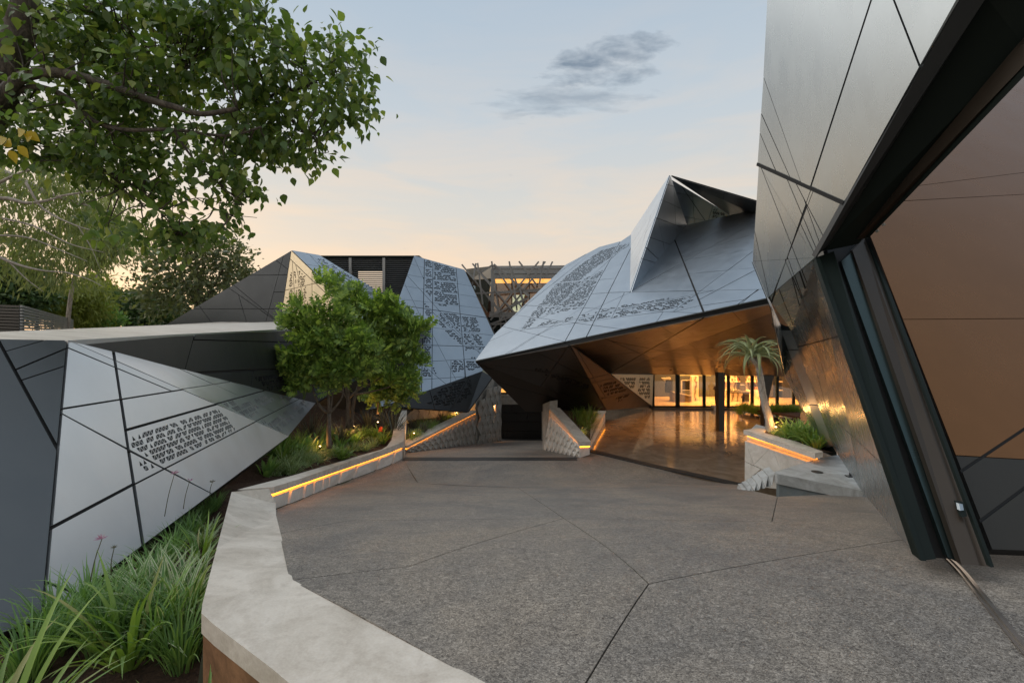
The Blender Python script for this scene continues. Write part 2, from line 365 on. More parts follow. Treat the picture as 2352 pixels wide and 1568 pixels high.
B_ALOE = bark('bark_aloe', (.28, .25, .22), (.55, .50, .45))
def emis(name, col, s):
    m = bpy.data.materials.new(name); m.use_nodes = True; nt = m.node_tree; nt.nodes.clear()
    e = nn(nt, 'ShaderNodeEmission'); e.inputs[0].default_value = (*col, 1); e.inputs[1].default_value = s
    o = nn(nt, 'ShaderNodeOutputMaterial'); lk(nt, e.outputs[0], o.inputs[0]); return m
E_LED = emis('led_strip', (1, .30, .018), 5.0)
E_WARM = emis('warm_ceiling', (1, .42, .09), 1.6)
E_LAMP = emis('lamp_glow', (1, .62, .25), 14)
def glassm():
    m = bpy.data.materials.new('window_glass'); m.use_nodes = True; nt = m.node_tree; nt.nodes.clear()
    t = nn(nt, 'ShaderNodeBsdfTransparent'); t.inputs[0].default_value = (.86, .88, .86, 1)
    g = nn(nt, 'ShaderNodeBsdfGlossy'); g.inputs['Roughness'].default_value = .02; g.inputs[0].default_value = (.9, .9, .9, 1)
    fr = nn(nt, 'ShaderNodeFresnel'); fr.inputs[0].default_value = 1.6
    mx = nn(nt, 'ShaderNodeMixShader'); lk(nt, mth(nt, 'ADD', mth(nt, 'MULTIPLY', fr.outputs[0], 1.4), .03, clamp=True), mx.inputs[0]); lk(nt, t.outputs[0], mx.inputs[1]); lk(nt, g.outputs[0], mx.inputs[2])
    o = nn(nt, 'ShaderNodeOutputMaterial'); lk(nt, mx.outputs[0], o.inputs[0]); return m
M_GLASS = glassm()
def marble():
    m, nt, b = newmat('veined_marble'); P = gpos(nt)
    w = nn(nt, 'ShaderNodeTexWave'); w.inputs['Scale'].default_value = .8; w.inputs['Distortion'].default_value = 9; w.inputs['Detail'].default_value = 4; lk(nt, P, w.inputs['Vector'])
    lk(nt, ramp(nt, w.outputs[1], [(0, (.16, .13, .10)), (.18, (.55, .50, .42)), (1, (.72, .67, .58))]), b.inputs['Base Color']); b.inputs['Roughness'].default_value = .25; return m
M_MARB = marble()
M_DARKROOM = simple('dark_wall', (.05, .055, .06), .35)
M_WARMFLOOR = simple('pale_interior_floor', (.42, .32, .2), .25)
M_WHITE = simple('white_counter', (.5, .48, .44), .4)
# ------------------------------------------------------------------ facets
CAM = Vector((0, 0, CAMZ))
class Plane:
    def __init__(s, a, b, d):
        s.o = a; n = (b-a).cross(d-a).normalized()
        if n.dot(CAM-a) < 0: n = -n
        s.n = n; s.u = (b-a).normalized(); s.v = s.n.cross(s.u)
    def hit(s, px, py):
        d = Vector(((px-CX)/F, 1, (HY-py)/F)); t = s.n.dot(s.o-CAM)/s.n.dot(d); return CAM+d*t
    def to2(s, p): q = p-s.o; return Vector((q.dot(s.u), q.dot(s.v)))
    def to3(s, q, h=0): return s.o+s.u*q[0]+s.v*q[1]+s.n*h
def clip(poly, p, d, off):                           # keep side where cross(d, x-p) > off
    out = []; n = len(poly)
    f = lambda q: d.x*(q.y-p.y)-d.y*(q.x-p.x)-off
    for i in range(n):
        a, b = poly[i], poly[(i+1) % n]; fa, fb = f(a), f(b)
        if fa >= 0: out.append(a)
        if (fa >= 0) != (fb >= 0): out.append(a+(b-a)*(fa/(fa-fb)))
    return out
def area(p): return .5*sum(p[i].x*p[(i+1) % len(p)].y-p[(i+1) % len(p)].x*p[i].y for i in range(len(p)))
def inpoly(q, poly):
    r = False; n = len(poly); j = n-1
    for i in range(n):
        a, b = poly[i], poly[j]
        if (a.y > q.y) != (b.y > q.y) and q.x < (b.x-a.x)*(q.y-a.y)/(b.y-a.y)+a.x: r = not r
        j = i
    return r
def edist(q, poly):
    m = 1e9
    for i in range(len(poly)):
        a, b = poly[i], poly[(i+1) % len(poly)]; d = b-a; L = d.length_squared
        t = max(0, min(1, (q-a).dot(d)/L)) if L > 1e-12 else 0; m = min(m, (q-a-d*t).length)
    return m
TR_ = random.Random(99)
def panel_mesh(pl, poly, holes, thick, wallholes=True, tilt=.0035):
    cx_ = sum((Vector(p) for p in poly), Vector((0, 0)))/len(poly); tx, ty = TR_.uniform(-tilt, tilt), TR_.uniform(-tilt, tilt)
    th = lambda p: thick+max(-.012, min(.012, tx*(p[0]-cx_.x)+ty*(p[1]-cx_.y)))*(1 if thick > .02 else .4)
    if not holes:
        n = len(poly); V = [pl.to3(p, th(p)) for p in poly]+[pl.to3(p, .002) for p in poly]
        return V, [list(range(n))]+[(i, n+i, n+(i+1) % n, (i+1) % n) for i in range(n)]
    vs = [Vector(p) for p in poly]; fs = [list(range(len(poly)))]
    for h in holes: k = len(vs); vs += h; fs.append([k+i for i in range(len(h))])
    ov, oe, of, _, _, ofo = delaunay_2d_cdt(vs, [], fs, 1, 1e-6, True)
    keep = [f for f, ids in zip(of, ofo) if ids and all(i == 0 for i in ids)]
    from collections import Counter
    ec = Counter(); dr = {}
    for f in keep:
        for i in range(len(f)):
            a, b = f[i], f[(i+1) % len(f)]; e = (min(a, b), max(a, b)); ec[e] += 1; dr[e] = (a, b)
    n = len(ov); V = [pl.to3(p, th(p)) for p in ov]+[pl.to3(p, .002) for p in ov]
    Fc = [list(f) for f in keep]
    for e, k in ec.items():
        if k == 1: a, b = dr[e]; Fc.append((a, n+a, n+b, b))
    return V, Fc
def facet(name, parent, pts, mat, seams=(), perfs=(), gap=.014, thick=.03, back=M_BACK, pname='metal_panel', depth=None, label=None, info=False, inset=None):
    P3 = [W(*p) if len(p) == 3 and not isinstance(p, Vector) else (p if isinstance(p, Vector) else None) for p in pts]
    kn = [p for p in P3 if p is not None]; pl = Plane(kn[0], kn[1], kn[2])
    P3 = [pl.hit(*pts[i]) if P3[i] is None else P3[i] for i in range(len(pts))]
    if info: print('FACET', name, [tuple(round(v, 1) for v in p) for p in P3], 'n', tuple(round(v, 2) for v in pl.n))
    p2 = [pl.to2(p) for p in P3]
    if area(p2) < 0: p2.reverse()
    # backing: a closed thin body behind the panels
    n = len(p2); d = depth if depth else .12
    V = [pl.to3(p, 0) for p in p2]+[pl.to3(p, -d) for p in p2]
    face = obj(name, V, [list(range(n)), [n+i for i in range(n)][::-1]]+[(i, n+i, n+(i+1) % n, (i+1) % n) for i in range(n)], back, parent)
    if label: face['label'] = label
    ins = gap*.5 if inset is None else inset
    # inset of the outline (works for nearly convex outlines)
    body = p2
    q = []
    for i in range(n):
        a, b, e = p2[i-1], p2[i], p2[(i+1) % n]; d1 = (b-a).normalized(); d2 = (e-b).normalized()
        n1 = Vector((-d1.y, d1.x)); n2 = Vector((-d2.y, d2.x)); m = n1+n2
        q.append(b+m*(ins/max(.25, m.dot(n1))) if m.length > 1e-6 else b+n1*ins)
    body = q; pieces = [body]
    for sm in seams:
        (x0, y0), (x1, y1) = sm[0], sm[1]; w = sm[2] if len(sm) > 2 and sm[2] else gap; full = len(sm) > 3 and sm[3]
        a = pl.to2(pl.hit(x0, y0)); b = pl.to2(pl.hit(x1, y1)); dd = (b-a); L = dd.length
        if L < 1e-4: continue
        dd = dd/L; new = []
        for pc in pieces:
            ts = []
            for i in range(len(pc)):
                u, v = pc[i], pc[(i+1) % len(pc)]; fu = dd.x*(u.y-a.y)-dd.y*(u.x-a.x); fv = dd.x*(v.y-a.y)-dd.y*(v.x-a.x)
                if (fu >= 0) != (fv >= 0): h = u+(v-u)*(fu/(fu-fv)); ts.append((h-a).dot(dd))
            cut = False
            if len(ts) >= 2:
                t0, t1 = min(ts), max(ts); ov = min(t1, L)-max(t0, 0)
                cut = full or ov > .5*(t1-t0)
            if not cut: new.append(pc); continue
            k1 = clip(pc, a, dd, w/2); k2 = clip(pc, a, -dd, w/2)
            for k in (k1, k2):
                if len(k) > 2 and abs(area(k)) > .004: new.append(k)
        pieces = new
    # perforations
    holes = []
    for pf in perfs:
        reg = [pl.to2(pl.hit(*p)) for p in pf['poly']]; a = pl.to2(pl.hit(*pf['dir'][0])); b = pl.to2(pl.hit(*pf['dir'][1]))
        ex = (b-a).normalized(); ey = Vector((-ex.y, ex.x)); cw, ch = pf['cell']; rs = random.Random(pf.get('seed', 1)); sk = pf.get('skew', 0)
        xs = [(r-a).dot(ex) for r in reg]; ys = [(r-a).dot(ey) for r in reg]
        j = math.floor(min(ys)/ch)
        while j*ch < max(ys):
            x = math.floor(min(xs)/cw)*cw+rs.random()*cw
            while x < max(xs):
                if rs.random() < .04: x += cw*rs.choice((.5, 1.1)); continue
                ln_ = rs.choice((.12, .5, .88)); up = rs.random() < .5; g = .17
                for _ in range(rs.randint(3, 9)):
                    l_ = ln_ if up else 1-ln_; tri = [(0, .06), (1, .06), (l_, .84)] if up else [(0, .84), (l_, .06), (1, .84)]
                    t2 = [a+ex*(x+u*cw*.9+sk*v*ch)+ey*(j*ch+v*ch) for u, v in tri]
                    x += cw*.9*((ln_ if up else 1-ln_)+g); up = not up
                    if rs.random() > pf.get('dens', .95): continue
                    cc_ = (t2[0]+t2[1]+t2[2])/3
                    if inpoly(cc_, reg): holes.append((cc_, t2))
                x += cw*pf.get('word', .55)
            j += 1
    for pc in pieces:
        if area(pc) < 0: pc = pc[::-1]
        hs = []
        for cc_, t in holes:
            if inpoly(cc_, pc) and all(inpoly(v, pc) for v in t) and edist(cc_, pc) > gap+.25*(t[0]-t[1]).length:
                if min(edist(v, pc) for v in t) > .004: hs.append(t)
        try: V, Fc = panel_mesh(pl, pc, hs, thick)
        except Exception as ex_: print('cdt', ex_); V, Fc = panel_mesh(pl, pc, [], thick)
        obj(pname, V, Fc, mat, face)
    face['_n'] = 0
    return P3, pl, face
def par(k, a, b, n, step):                            # family of n parallel seams in crop coordinates
    return [(c(k, a[0]+step[0]*i, a[1]+step[1]*i), c(k, b[0]+step[0]*i, b[1]+step[1]*i)) for i in range(n)]
def sm(k, *segs): return [tuple([c(k, s[0], s[1]), c(k, s[2], s[3])]+list(s[4:])) for s in segs]
# ================================================================== SETTING
g = MB().add([(-400, -60, -6), (400, -60, -6), (400, 600, -6), (-400, 600, -6)], [(0, 1, 2, 3)]).out('ground', M_GROUND); prop(g, kind='structure')
# ---- driveway slabs
def cdt_sheet(poly, zf, step, inset=.0):
    """fine sheet inside a plan polygon with heights from zf"""
    pts = [Vector((p[0], p[1])) for p in poly]
    if area(pts) < 0: pts.reverse()
    if inset:
        q = []
        n = len(pts)
        for i in range(n):
            d1 = (pts[i]-pts[i-1]).normalized(); d2 = (pts[(i+1) % n]-pts[i]).normalized()
            n1 = Vector((-d1.y, d1.x)); m = n1+Vector((-d2.y, d2.x)); q.append(pts[i]+m*(inset/max(.3, m.dot(n1))))
        pts = q
    vs = []; 
    for i in range(len(pts)):
        a, b = pts[i], pts[(i+1) % len(pts)]; k = max(1, int((b-a).length/step))
        vs += [a+(b-a)*(j/k) for j in range(k)]
    nb = len(vs); xs = [p.x for p in pts]; ys = [p.y for p in pts]
    y = min(ys)+step*.5
    while y < max(ys):
        x = min(xs)+step*.5
        while x < max(xs):
            q = Vector((x, y))
            if inpoly(q, pts) and edist(q, pts) > step*.4: vs.append(q)
            x += step
        y += step
    ov, _, of, *_ = delaunay_2d_cdt(vs, [], [list(range(nb))], 1, 1e-6, False)
    of = [f for f in of if inpoly((ov[f[0]]+ov[f[1]]+ov[f[2]])/3, pts)]
    return [Vector((p.x, p.y, zf(p.x, p.y))) for p in ov], [list(f) for f in of], [Vector((p.x, p.y, zf(p.x, p.y))) for p in vs[:nb]]
drv = MB()
bV, bF, _ = cdt_sheet([(-8, -6), (12, -6), (12, 15.7), (-8, 15.7)], lambda x, y: gz(y)-.035-.25*0, .8)
# the bed beneath the slabs only spans the drive itself
GP = lambda *p: [G(*q) for q in p]
wall_in = [(1100, 1568), (663, 1332), (629, 1184), (628, 1170)]
J = {k: G(*v) for k, v in dict(a=(628, 1172), b=(640, 1225), b2=(800, 1195), c=(925, 1051), d=(960, 1108), e=(1190, 1120), f=(1295, 1190), g=(940, 1300), h=(663, 1332),
     i=(1490, 1340), j=(1345, 1568), k=(1773, 1197), l=(2065, 1240), m=(1712, 1122), n=(1786, 1140), o=(1985, 1131), p=(1357, 1033), q=(1318, 1056), r=(1100, 1568)).items()}
J['j2'] = Vector((.33, .4, 0)); J['r2'] = J['r']+Vector((.9, -1.4, 0)); J['m0'] = Vector((G(1712, 1114).x, G(1712, 1114).y, 0))
J['s'] = Vector((12, -3, 0)); J['t'] = Vector((12, 5, 0)); J['u'] = J['l']+Vector((3.2, .9, 0)); J['w'] = J['o']+Vector((2.5, .5, 0))
for i_, p_ in enumerate([(655, 1161), (688.6, 1148.4), (726, 1131.5), (764, 1115.7), (809, 1100), (843.5, 1087.7), (898, 1067), (912.7, 1059.7)]): J['z%d' % i_] = G(*p_)
ZL = ['z7', 'z6', 'z5', 'z4', 'z3', 'z2', 'z1', 'z0']
slabs = [['a', 'b', 'b2', 'f', 'e', 'd', 'c']+ZL, ['b', 'h', 'g', 'f', 'b2'], ['h', 'r', 'r2', 'j2', 'j', 'i', 'f', 'g'], ['f', 'k', 'l', 'i'], ['i', 'l', 'u', 't', 's', 'r2', 'j2', 'j'],
         ['c', 'd', 'e', 'm', 'm0', 'p', 'q'], ['e', 'f', 'k', 'n', 'm'], ['n', 'k', 'l', 'u', 'w', 'o']]
outline = [J[k] for k in ('a', 'b', 'h', 'r', 'r2', 's', 't', 'u', 'w', 'o', 'n', 'm', 'm0', 'p', 'q', 'c', *ZL)]
V, Fc, _ = cdt_sheet([(p.x, p.y) for p in outline], lambda x, y: gz(y)-.03, .5)
drive = obj('driveway', V, Fc, simple('joint_grit', (.07, .06, .05), .9)); prop(drive, kind='structure')
for s_ in slabs:
    V, Fc, B = cdt_sheet([(J[k].x, J[k].y) for k in s_], lambda x, y: gz(y), .25, .005)
    n = len(V); k = len(B)
    V2 = V+B+[b-Vector((0, 0, .025)) for b in B]; Fc += [(n+i, n+k+i, n+k+(i+1) % k, n+(i+1) % k) for i in range(k)]
    obj('driveway_slab', V2, Fc, M_AGG, drive, smooth=False)
# ---- sunken ramp towards the garage door
rv = []
for Y in (15.75, 18, 21, 24, 27.5): rv += [(-4.6, Y, rampz(Y)), (4.2, Y, rampz(Y))]
ramp_o = obj('ramp', rv, [(2*i, 2*i+1, 2*i+3, 2*i+2) for i in range(4)], M_AGG); prop(ramp_o, kind='structure')
# ---- drain strips
def strip(name, pts, w, z, mat, label=None, parent=None, th=.03):
    mb = MB(); pts = [Vector(p) for p in pts]
    for a, b in zip(pts, pts[1:]):
        t = (b-a); t.z = 0; t = t.normalized(); s = Vector((-t.y, t.x, 0))*w/2
        mb.prism([a-s, b-s, b+s, a+s], (0, 0, th))
    return mb.out(name, mat, parent)
d1 = strip('drain_channel', [Vector((-3.7, 15.55, -2.8)), Vector((2.2, 15.55, -2.8))], .36, 0, M_DRAIN, th=.012); prop(d1, kind='structure')
fe = [Fl(1357, 1033), Fl(1500, 1067), Fl(1712, 1113)]
d2 = strip('drain_channel', [p-Vector((.08, .12, .0)) for p in fe], .3, 0, M_DRAIN, th=.03); prop(d2, kind='structure')
# ---- polished terrace floor under the canopy
fl = [Fl(1357, 1031), Fl(1440, 1051), Fl(1500, 1065), Fl(1600, 1087), Fl(1714, 1112), Vector((13, 12.5, FZ)), Vector((20, 14, FZ)), Vector((22, 34, FZ)), Vector((3.5, 34, FZ)), Vector((3.3, 20, FZ))]
n = len(fl); terrace = obj('terrace_floor', fl+[p-Vector((0, 0, .35)) for p in fl], [list(range(n))]+[(i, (i+1) % n, n+(i+1) % n, n+i) for i in range(n)], M_FLOOR); prop(terrace, kind='structure')

# ================================================================== LOW WING (left)
low = empty('low_wing', (-4.6, 4.6, -.7), 'low faceted metal pavilion in the left foreground with triangular perforations', 'building', None)
V0 = (152, 785, 5.3); EB = (723, 927, 16.0); BT = (92.5, 1425, 3.6); BK = (992, 744, 21.0)
FM = (600, 1031)
# F2 upper right facet: V0, EB, fold point on bottom edge
Plow = Plane(W(*V0), W(*BT), W(*EB))
fm = Plow.hit(*FM)+Plow.n*.55
f1s = sm(2, (450, 790, 1400, 1380, .001)) if False else []
facet('front_face', low, [W(*V0), W(*BT), fm], M_ALU_PALE, seams=
      sm(2, (748, 865, 845, 1512, .045, 1)) + sm(3, (740, 0, 850, 745, .045, 1)) +
      sm(2, (400, 1243, 1530, 1060, .022), (445, 835, 1150, 1125, .02), (830, 1385, 1790, 1110, .034), (395, 1275, 830, 1510, .018), (1370, 1500, 2300, 1020, .02)) +
      sm(3, (290, 635, 975, 272, .032), (475, 0, 1255, 412, .016), (760, 160, 1255, 412, .016), (260, 965, 450, 1035, .026)),
      perfs=[dict(poly=cl(3, (780, 90), (1000, 10), (1330, -90), (1420, 30), (1150, 180), (880, 310), (800, 200)), dir=(c(2, 880, 1460), c(2, 1300, 1320)), cell=(.060, .078), seed=3, dens=.95, word=.8, skew=.1)],
      gap=.02, thick=.03, inset=.004)
facet('front_face', low, [W(*V0), fm, W(*EB)], M_ALU, seams=
      sm(2, (830, 1385, 1790, 1110, .034, 1), (445, 835, 1870, 1395, .014), (400, 1243, 1530, 1060, .016), (1200, 975, 1950, 1310, .014), (1530, 1055, 2100, 1250, .014), (1370, 1500, 2300, 1020, .02), (1500, 1420, 1700, 1510, .014), (1040, 1135, 1600, 1450, .016)) +
      sm(2, (748, 865, 845, 1512, .045)),
      perfs=[dict(poly=cl(2, (1280, 1330), (1500, 1200), (1800, 1120), (1830, 1180), (1640, 1330), (1480, 1400), (1330, 1330)), dir=(c(2, 1100, 1400), c(2, 1800, 1130)), cell=(.10, .13), seed=4),
             dict(poly=cl(2, (1640, 1350), (1900, 1240), (1990, 1290), (1860, 1390)), dir=(c(2, 1100, 1400), c(2, 1800, 1130)), cell=(.12, .15), seed=5),
             dict(poly=cl(2, (1820, 1110), (2080, 1200), (2000, 1270), (1860, 1180)), dir=(c(2, 1100, 1400), c(2, 1800, 1130)), cell=(.13, .16), seed=6)],
      gap=.016, inset=.004)
# thickness under the front facets
e1, e2, e3 = W(*BT), fm, W(*EB)
dn = Vector((-.55, .35, -.42))
MB().add([e1, e2, e3, e3+dn*1.3, e2+dn, e1+dn*.8], [(0, 5, 4, 1), (1, 4, 3, 2)]).out('underside', M_DARK_SHADED, low)
# left neighbouring dark face
PS = Plane(W(*V0), W(*BT), W(-120, 1500, 3.2)); TL = W(*V0)+(PS.hit(-120, 781)-W(*V0))*1.7; BL = W(*BT)+(W(-120, 1500, 3.2)-W(*BT))*2.6
facet('side_face', low, [W(*V0), W(*BT), BL, TL], M_MID, seams=
      sm(2, (0, 820, 362, 1480, .03, 1), (-200, 1110, 440, 840, .018), (-60, 1120, 425, 960, .014), (-100, 900, 330, 775, .01)) + sm(3, (0, 305, 325, 160, .016)) + sm(3, (0, 760, 110, 1220, .02)), gap=.018, inset=.004)
# recessed dark long face and beak
facet('recessed_face', low, [W(*V0), W(*EB), W(711, 755.5, 17.5)], M_DARK_SHADED, seams=
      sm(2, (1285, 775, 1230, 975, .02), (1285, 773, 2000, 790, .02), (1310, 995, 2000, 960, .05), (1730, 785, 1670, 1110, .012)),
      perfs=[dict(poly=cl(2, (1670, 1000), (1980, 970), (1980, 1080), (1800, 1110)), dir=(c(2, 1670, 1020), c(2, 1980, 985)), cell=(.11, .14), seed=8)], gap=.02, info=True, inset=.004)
facet('recessed_face', low, [W(*EB), W(953, 797, 20.0), W(711, 755.5, 17.5)], M_DARK_SHADED, gap=.02, inset=.004)
facet('recessed_face', low, [W(953, 797, 20.0), W(*BK), W(711, 755.5, 17.5)], M_DARK_SHADED, gap=.02, inset=.004)
facet('recessed_face', low, [W(*EB), W(838, 950, 18.5), W(953, 797, 20.0)], M_DARK_SHADED, gap=.02, inset=.004)
bk = W(*BK)
deckp = [W(152, 781.5, 5.3), W(390, 768, 7.55), W(711, 752.6, 17.5), bk+Vector((0, 0, .04)), W(985, 741.5, 24), W(700, 737, 26), W(574, 735.6, 27), W(383, 746, 22), W(240, 755, 15), W(-120, 770, 9), TL+Vector((-1.2, 1.4, 0)), TL+Vector((0, 0, .02))]
n = len(deckp); o = obj('roof', deckp+[p-Vector((0, 0, .035)) for p in deckp], [list(range(n)), [n+i for i in range(n)][::-1]]+[(i, (i+1) % n, n+(i+1) % n, n+i) for i in range(n)], M_DECK, low)
MB().prism([TL, BL, BL+Vector((-1.0, 3, 0)), TL+Vector((-1.2, 1.4, -.04))], (.05, .1, 0)).out('end_face', M_DARK_SHADED, low)
edge = MB()
for a, b in zip(deckp[:3], deckp[1:4]): edge.bar(a+Vector((.02, -.03, -.03)), b+Vector((.02, -.03, -.03)), .05, .06)
edge.out('roof_edge_trim', M_ALU_PALE, low)
# ================================================================== LOUVRE SCREEN BOX far left
bx = empty('louvre_enclosure', W(48, 765, 12), 'dark slatted metal enclosure on the roof at the far left below the trees', 'louvre screen')
A = (49, 703.5, 12.0); Bq = (168, 735.5, 16.0); nS = 9
for i in range(nS):
    z0 = W(*A).z-.085*i
    a = Vector((W(*A).x, 12, z0)); b = Vector((W(*Bq).x, 16.0+1.4, z0))
    a2 = W(48, 703+i*7.1, 12); b2 = W(167, 735+i*3.3, 20.5)
    MB().bar(a2, b2, .05, .055).out('slat', M_LOUV, bx)
    MB().bar(W(-60, 700+i*7.1, 12.4), W(47, 704+i*7.1, 12), .05, .055).out('slat', M_DARK_SHADED, bx)
mb = MB()
for t in (0.01, .33, .62, .82, .98):
    p = W(48+119*t, 703+32*t, 1/((1-t)/12+t/20.5)); mb.bar(p+Vector((-.06, .03, 0)), p+Vector((-.06, .03, -.85)), .05, .05)
mb.out('post', M_FRAME, bx)
MB().prism([W(-60, 705, 12.6), W(47, 708, 12.2), W(47, 768, 12.2), W(-60, 768, 12.6)], (0, .1, 0)).out('back_board', M_FRAME, bx)

# ================================================================== PYRAMID WING
pyr = empty('pyramid_wing', (-12, 24, -.5), 'pyramid-shaped metal wing with one dark and one sunset-tinted face behind the low roof', 'building')
AP = (670, 575.7, 24)
facet('dark_face', pyr, [W(*AP), (380, 747, 27), (642, 760, 23.2)], M_DARK_SHADED, seams=sm(4, (300, 180, 150, 740), (0, 340, 350, 335), (0, 490, 310, 490), (-200, 640, 290, 640), (190, 170, 350, 290), (-260, 330, 240, 740)) + sm(24, (1950, 530, 2350, 810), (1700, 680, 1810, 830), (2060, 650, 2110, 820)), gap=.03)
facet('sunset_tint_face', pyr, [W(*AP), (642, 760, 23.2), (890, 790, 20.5)], M_BEIGE_SUNSET, seams=sm(4, (365, 195, 850, 660, .035), (340, 470, 660, 395), (300, 625, 800, 560), (380, 180, 420, 745), (415, 250, 530, 745), (560, 300, 560, 745)),
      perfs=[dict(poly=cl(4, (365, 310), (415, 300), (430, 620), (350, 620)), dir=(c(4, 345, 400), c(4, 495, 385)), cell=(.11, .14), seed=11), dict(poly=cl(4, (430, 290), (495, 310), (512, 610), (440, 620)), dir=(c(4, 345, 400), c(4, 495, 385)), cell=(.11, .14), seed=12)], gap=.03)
facet('roof_face', pyr, [W(*AP), (733, 586.5, 25.5), (915, 698), (890, 790, 20.6)], M_TOWER if False else M_ALU_ROOF,
      seams=sm(4, (480, 130, 1290, 620), (420, 230, 1000, 330), (560, 190, 900, 560), (640, 375, 1130, 480), (740, 470, 1250, 560), (560, 300, 760, 240), (850, 575, 1280, 600)),
      perfs=[dict(poly=cl(4, (560, 190), (660, 200), (1080, 470), (960, 470), (800, 400)), dir=(c(4, 560, 190), c(4, 1060, 460)), cell=(.14, .2), seed=13),
             dict(poly=cl(4, (940, 490), (1100, 490), (1200, 560), (1100, 610), (1000, 580)), dir=(c(4, 560, 190), c(4, 1060, 460)), cell=(.14, .2), seed=14)], gap=.03, info=True)
# ================================================================== LOUVRED UPPER STOREY
ls = empty('louvred_storey', (-8, 27.5, 0), 'dark horizontally louvred upper storey between the pyramid roof and the perforated wing', 'building')
LY = 27.5
p00, p01 = W(*c(4, 640, 178), LY), W(*c(4, 1475, 184), LY)
zt = p00.z; zb = W(900, 735, LY).z; ns = 32
for i in range(ns):
    z = zt-.12-(zt-zb)*i/ns
    for (xa, xb) in ((640, 895), (908, 1190), (1212, 1475)):
        x0 = W(*c(4, xa, 0), LY).x; x1 = W(*c(4, xb, 0), LY).x
        mb = MB(); mb.prism([(x0, LY-.02, z), (x0, LY+.09, z+.065), (x0, LY+.10, z+.05), (x0, LY-.005, z-.02)], (x1-x0, 0, 0)); mb.out('slat', M_LOUV, ls)
for xx in (634, 900, 1201, 1480):
    x = W(*c(4, xx, 0), LY).x; MB().box((x-.08, LY-.06, zb-.3), (x+.08, LY+.12, zt+.05)).out('post', M_LOUV, ls)
MB().box((p00.x-.2, LY-.08, zt-.03), (p01.x+.3, LY+3, zt+.10)).out('roof', M_FRAME, ls)
xw0, xw1 = W(*c(4, 940, 0), LY).x, W(*c(4, 1190, 0), LY).x; zw0, zw1 = W(0, c(4, 0, 480)[1], LY).z, W(0, c(4, 0, 285)[1], LY).z
bb = MB(); Yb = LY+.5
bb.box((p00.x-.3, Yb, zb-.5), (xw0, Yb+.1, zt)); bb.box((xw1, Yb, zb-.5), (p01.x+.4, Yb+.1, zt)); bb.box((xw0, Yb, zw1), (xw1, Yb+.1, zt)); bb.box((xw0, Yb, zb-.5), (xw1, Yb+.1, zw0)); bb.out('wall', M_FRAME, ls)

# ================================================================== PERFORATED TOWER WING
tw = empty('perforated_wing', (-5, 21, -2.8), 'tall leaning blue-grey metal wing with perforated stripes in the middle', 'building')
TA, TB, TC = (951, 587.8, 25.0), (1066.4, 619.8, 25.5), (822.9, 947.4, 18.6)
rd = (c(4, 1560, 300), c(4, 1850, 330))
P3, PT, _ = facet('front_face', tw, [TA, TB, TC, (881.8, 932.6), (1107.4, 853.1), (1135.6, 771.1)][0:3]+[(881.8, 932.6), (1107.4, 853.1), (1135.6, 771.1), (1066.4, 619.8)][:0], M_TOWER, gap=.02, info=True)
for ch in [o for o in bpy.data.objects if o.parent and o.parent.name.startswith('front_face') and o.parent.parent == tw]: bpy.data.objects.remove(ch)
for ch in [o for o in bpy.data.objects if o.parent == tw]: bpy.data.objects.remove(ch)
tp = [PT.hit(*p) for p in ((951, 587.8), (1047, 614.7), (1066.4, 619.8), (1135.6, 771.1), (1107.4, 853.1), (881.8, 932.6), (822.9, 947.4))]
facet('front_face', tw, tp, M_TOWER, seams=sm(4, (1563, 190, 1550, 760, .035, 1), (1638, 225, 1630, 1190, .03, 1), (1845, 270, 1915, 1060, .03, 1), (1290, 600, 2170, 728, .035, 1), (1530, 965, 2180, 985, .03, 1), (1400, 560, 2100, 640, .014),
      (1440, 240, 1860, 360, .014), (1400, 335, 1990, 440, .014), (1360, 435, 2060, 540, .014), (1640, 1110, 2080, 1085, .02), (1530, 1275, 1900, 1250, .02), (1410, 345, 1870, 850, .02), (1370, 385, 1545, 745, .014), (1470, 185, 1560, 385, .014),
      (1610, 650, 2200, 1160, .018), (1640, 880, 1960, 1500, .014), (1535, 1130, 1760, 1320, .018), (1800, 1090, 1795, 1400, .02), (1910, 1060, 1930, 1330, .02), (1450, 1280, 1440, 1500, .014), (1880, 700, 2110, 1140, .012), (1640, 810, 2180, 880, .016), (1200, 1440, 1500, 1290, .014)),
      perfs=[dict(poly=cl(4, (1570, 200), (1630, 225), (1628, 550), (1560, 470)), dir=rd, cell=(.115, .14), seed=21), dict(poly=cl(4, (1645, 225), (1843, 285), (1868, 635), (1690, 610), (1645, 570)), dir=rd, cell=(.115, .14), seed=22),
             dict(poly=cl(4, (1555, 590), (1625, 640), (1625, 750), (1560, 700)), dir=rd, cell=(.11, .135), seed=23), dict(poly=cl(4, (1550, 810), (1622, 810), (1615, 1100), (1545, 1100)), dir=rd, cell=(.105, .13), seed=24),
             dict(poly=cl(4, (1540, 1110), (1615, 1115), (1690, 1260), (1535, 1260)), dir=rd, cell=(.105, .13), seed=25),
             dict(poly=cl(4, (1695, 670), (1880, 700), (1895, 970), (1780, 870), (1700, 780)), dir=rd, cell=(.11, .135), seed=26), dict(poly=cl(4, (1888, 705), (2030, 720), (2095, 1000), (1925, 1010), (1900, 960)), dir=rd, cell=(.11, .135), seed=27),
             dict(poly=cl(4, (1775, 1110), (1915, 1090), (1918, 1190), (1800, 1210)), dir=rd, cell=(.11, .135), seed=28), dict(poly=cl(4, (1925, 1080), (2080, 1075), (2060, 1180), (1940, 1190)), dir=rd, cell=(.11, .135), seed=29)], gap=.016, inset=.004)
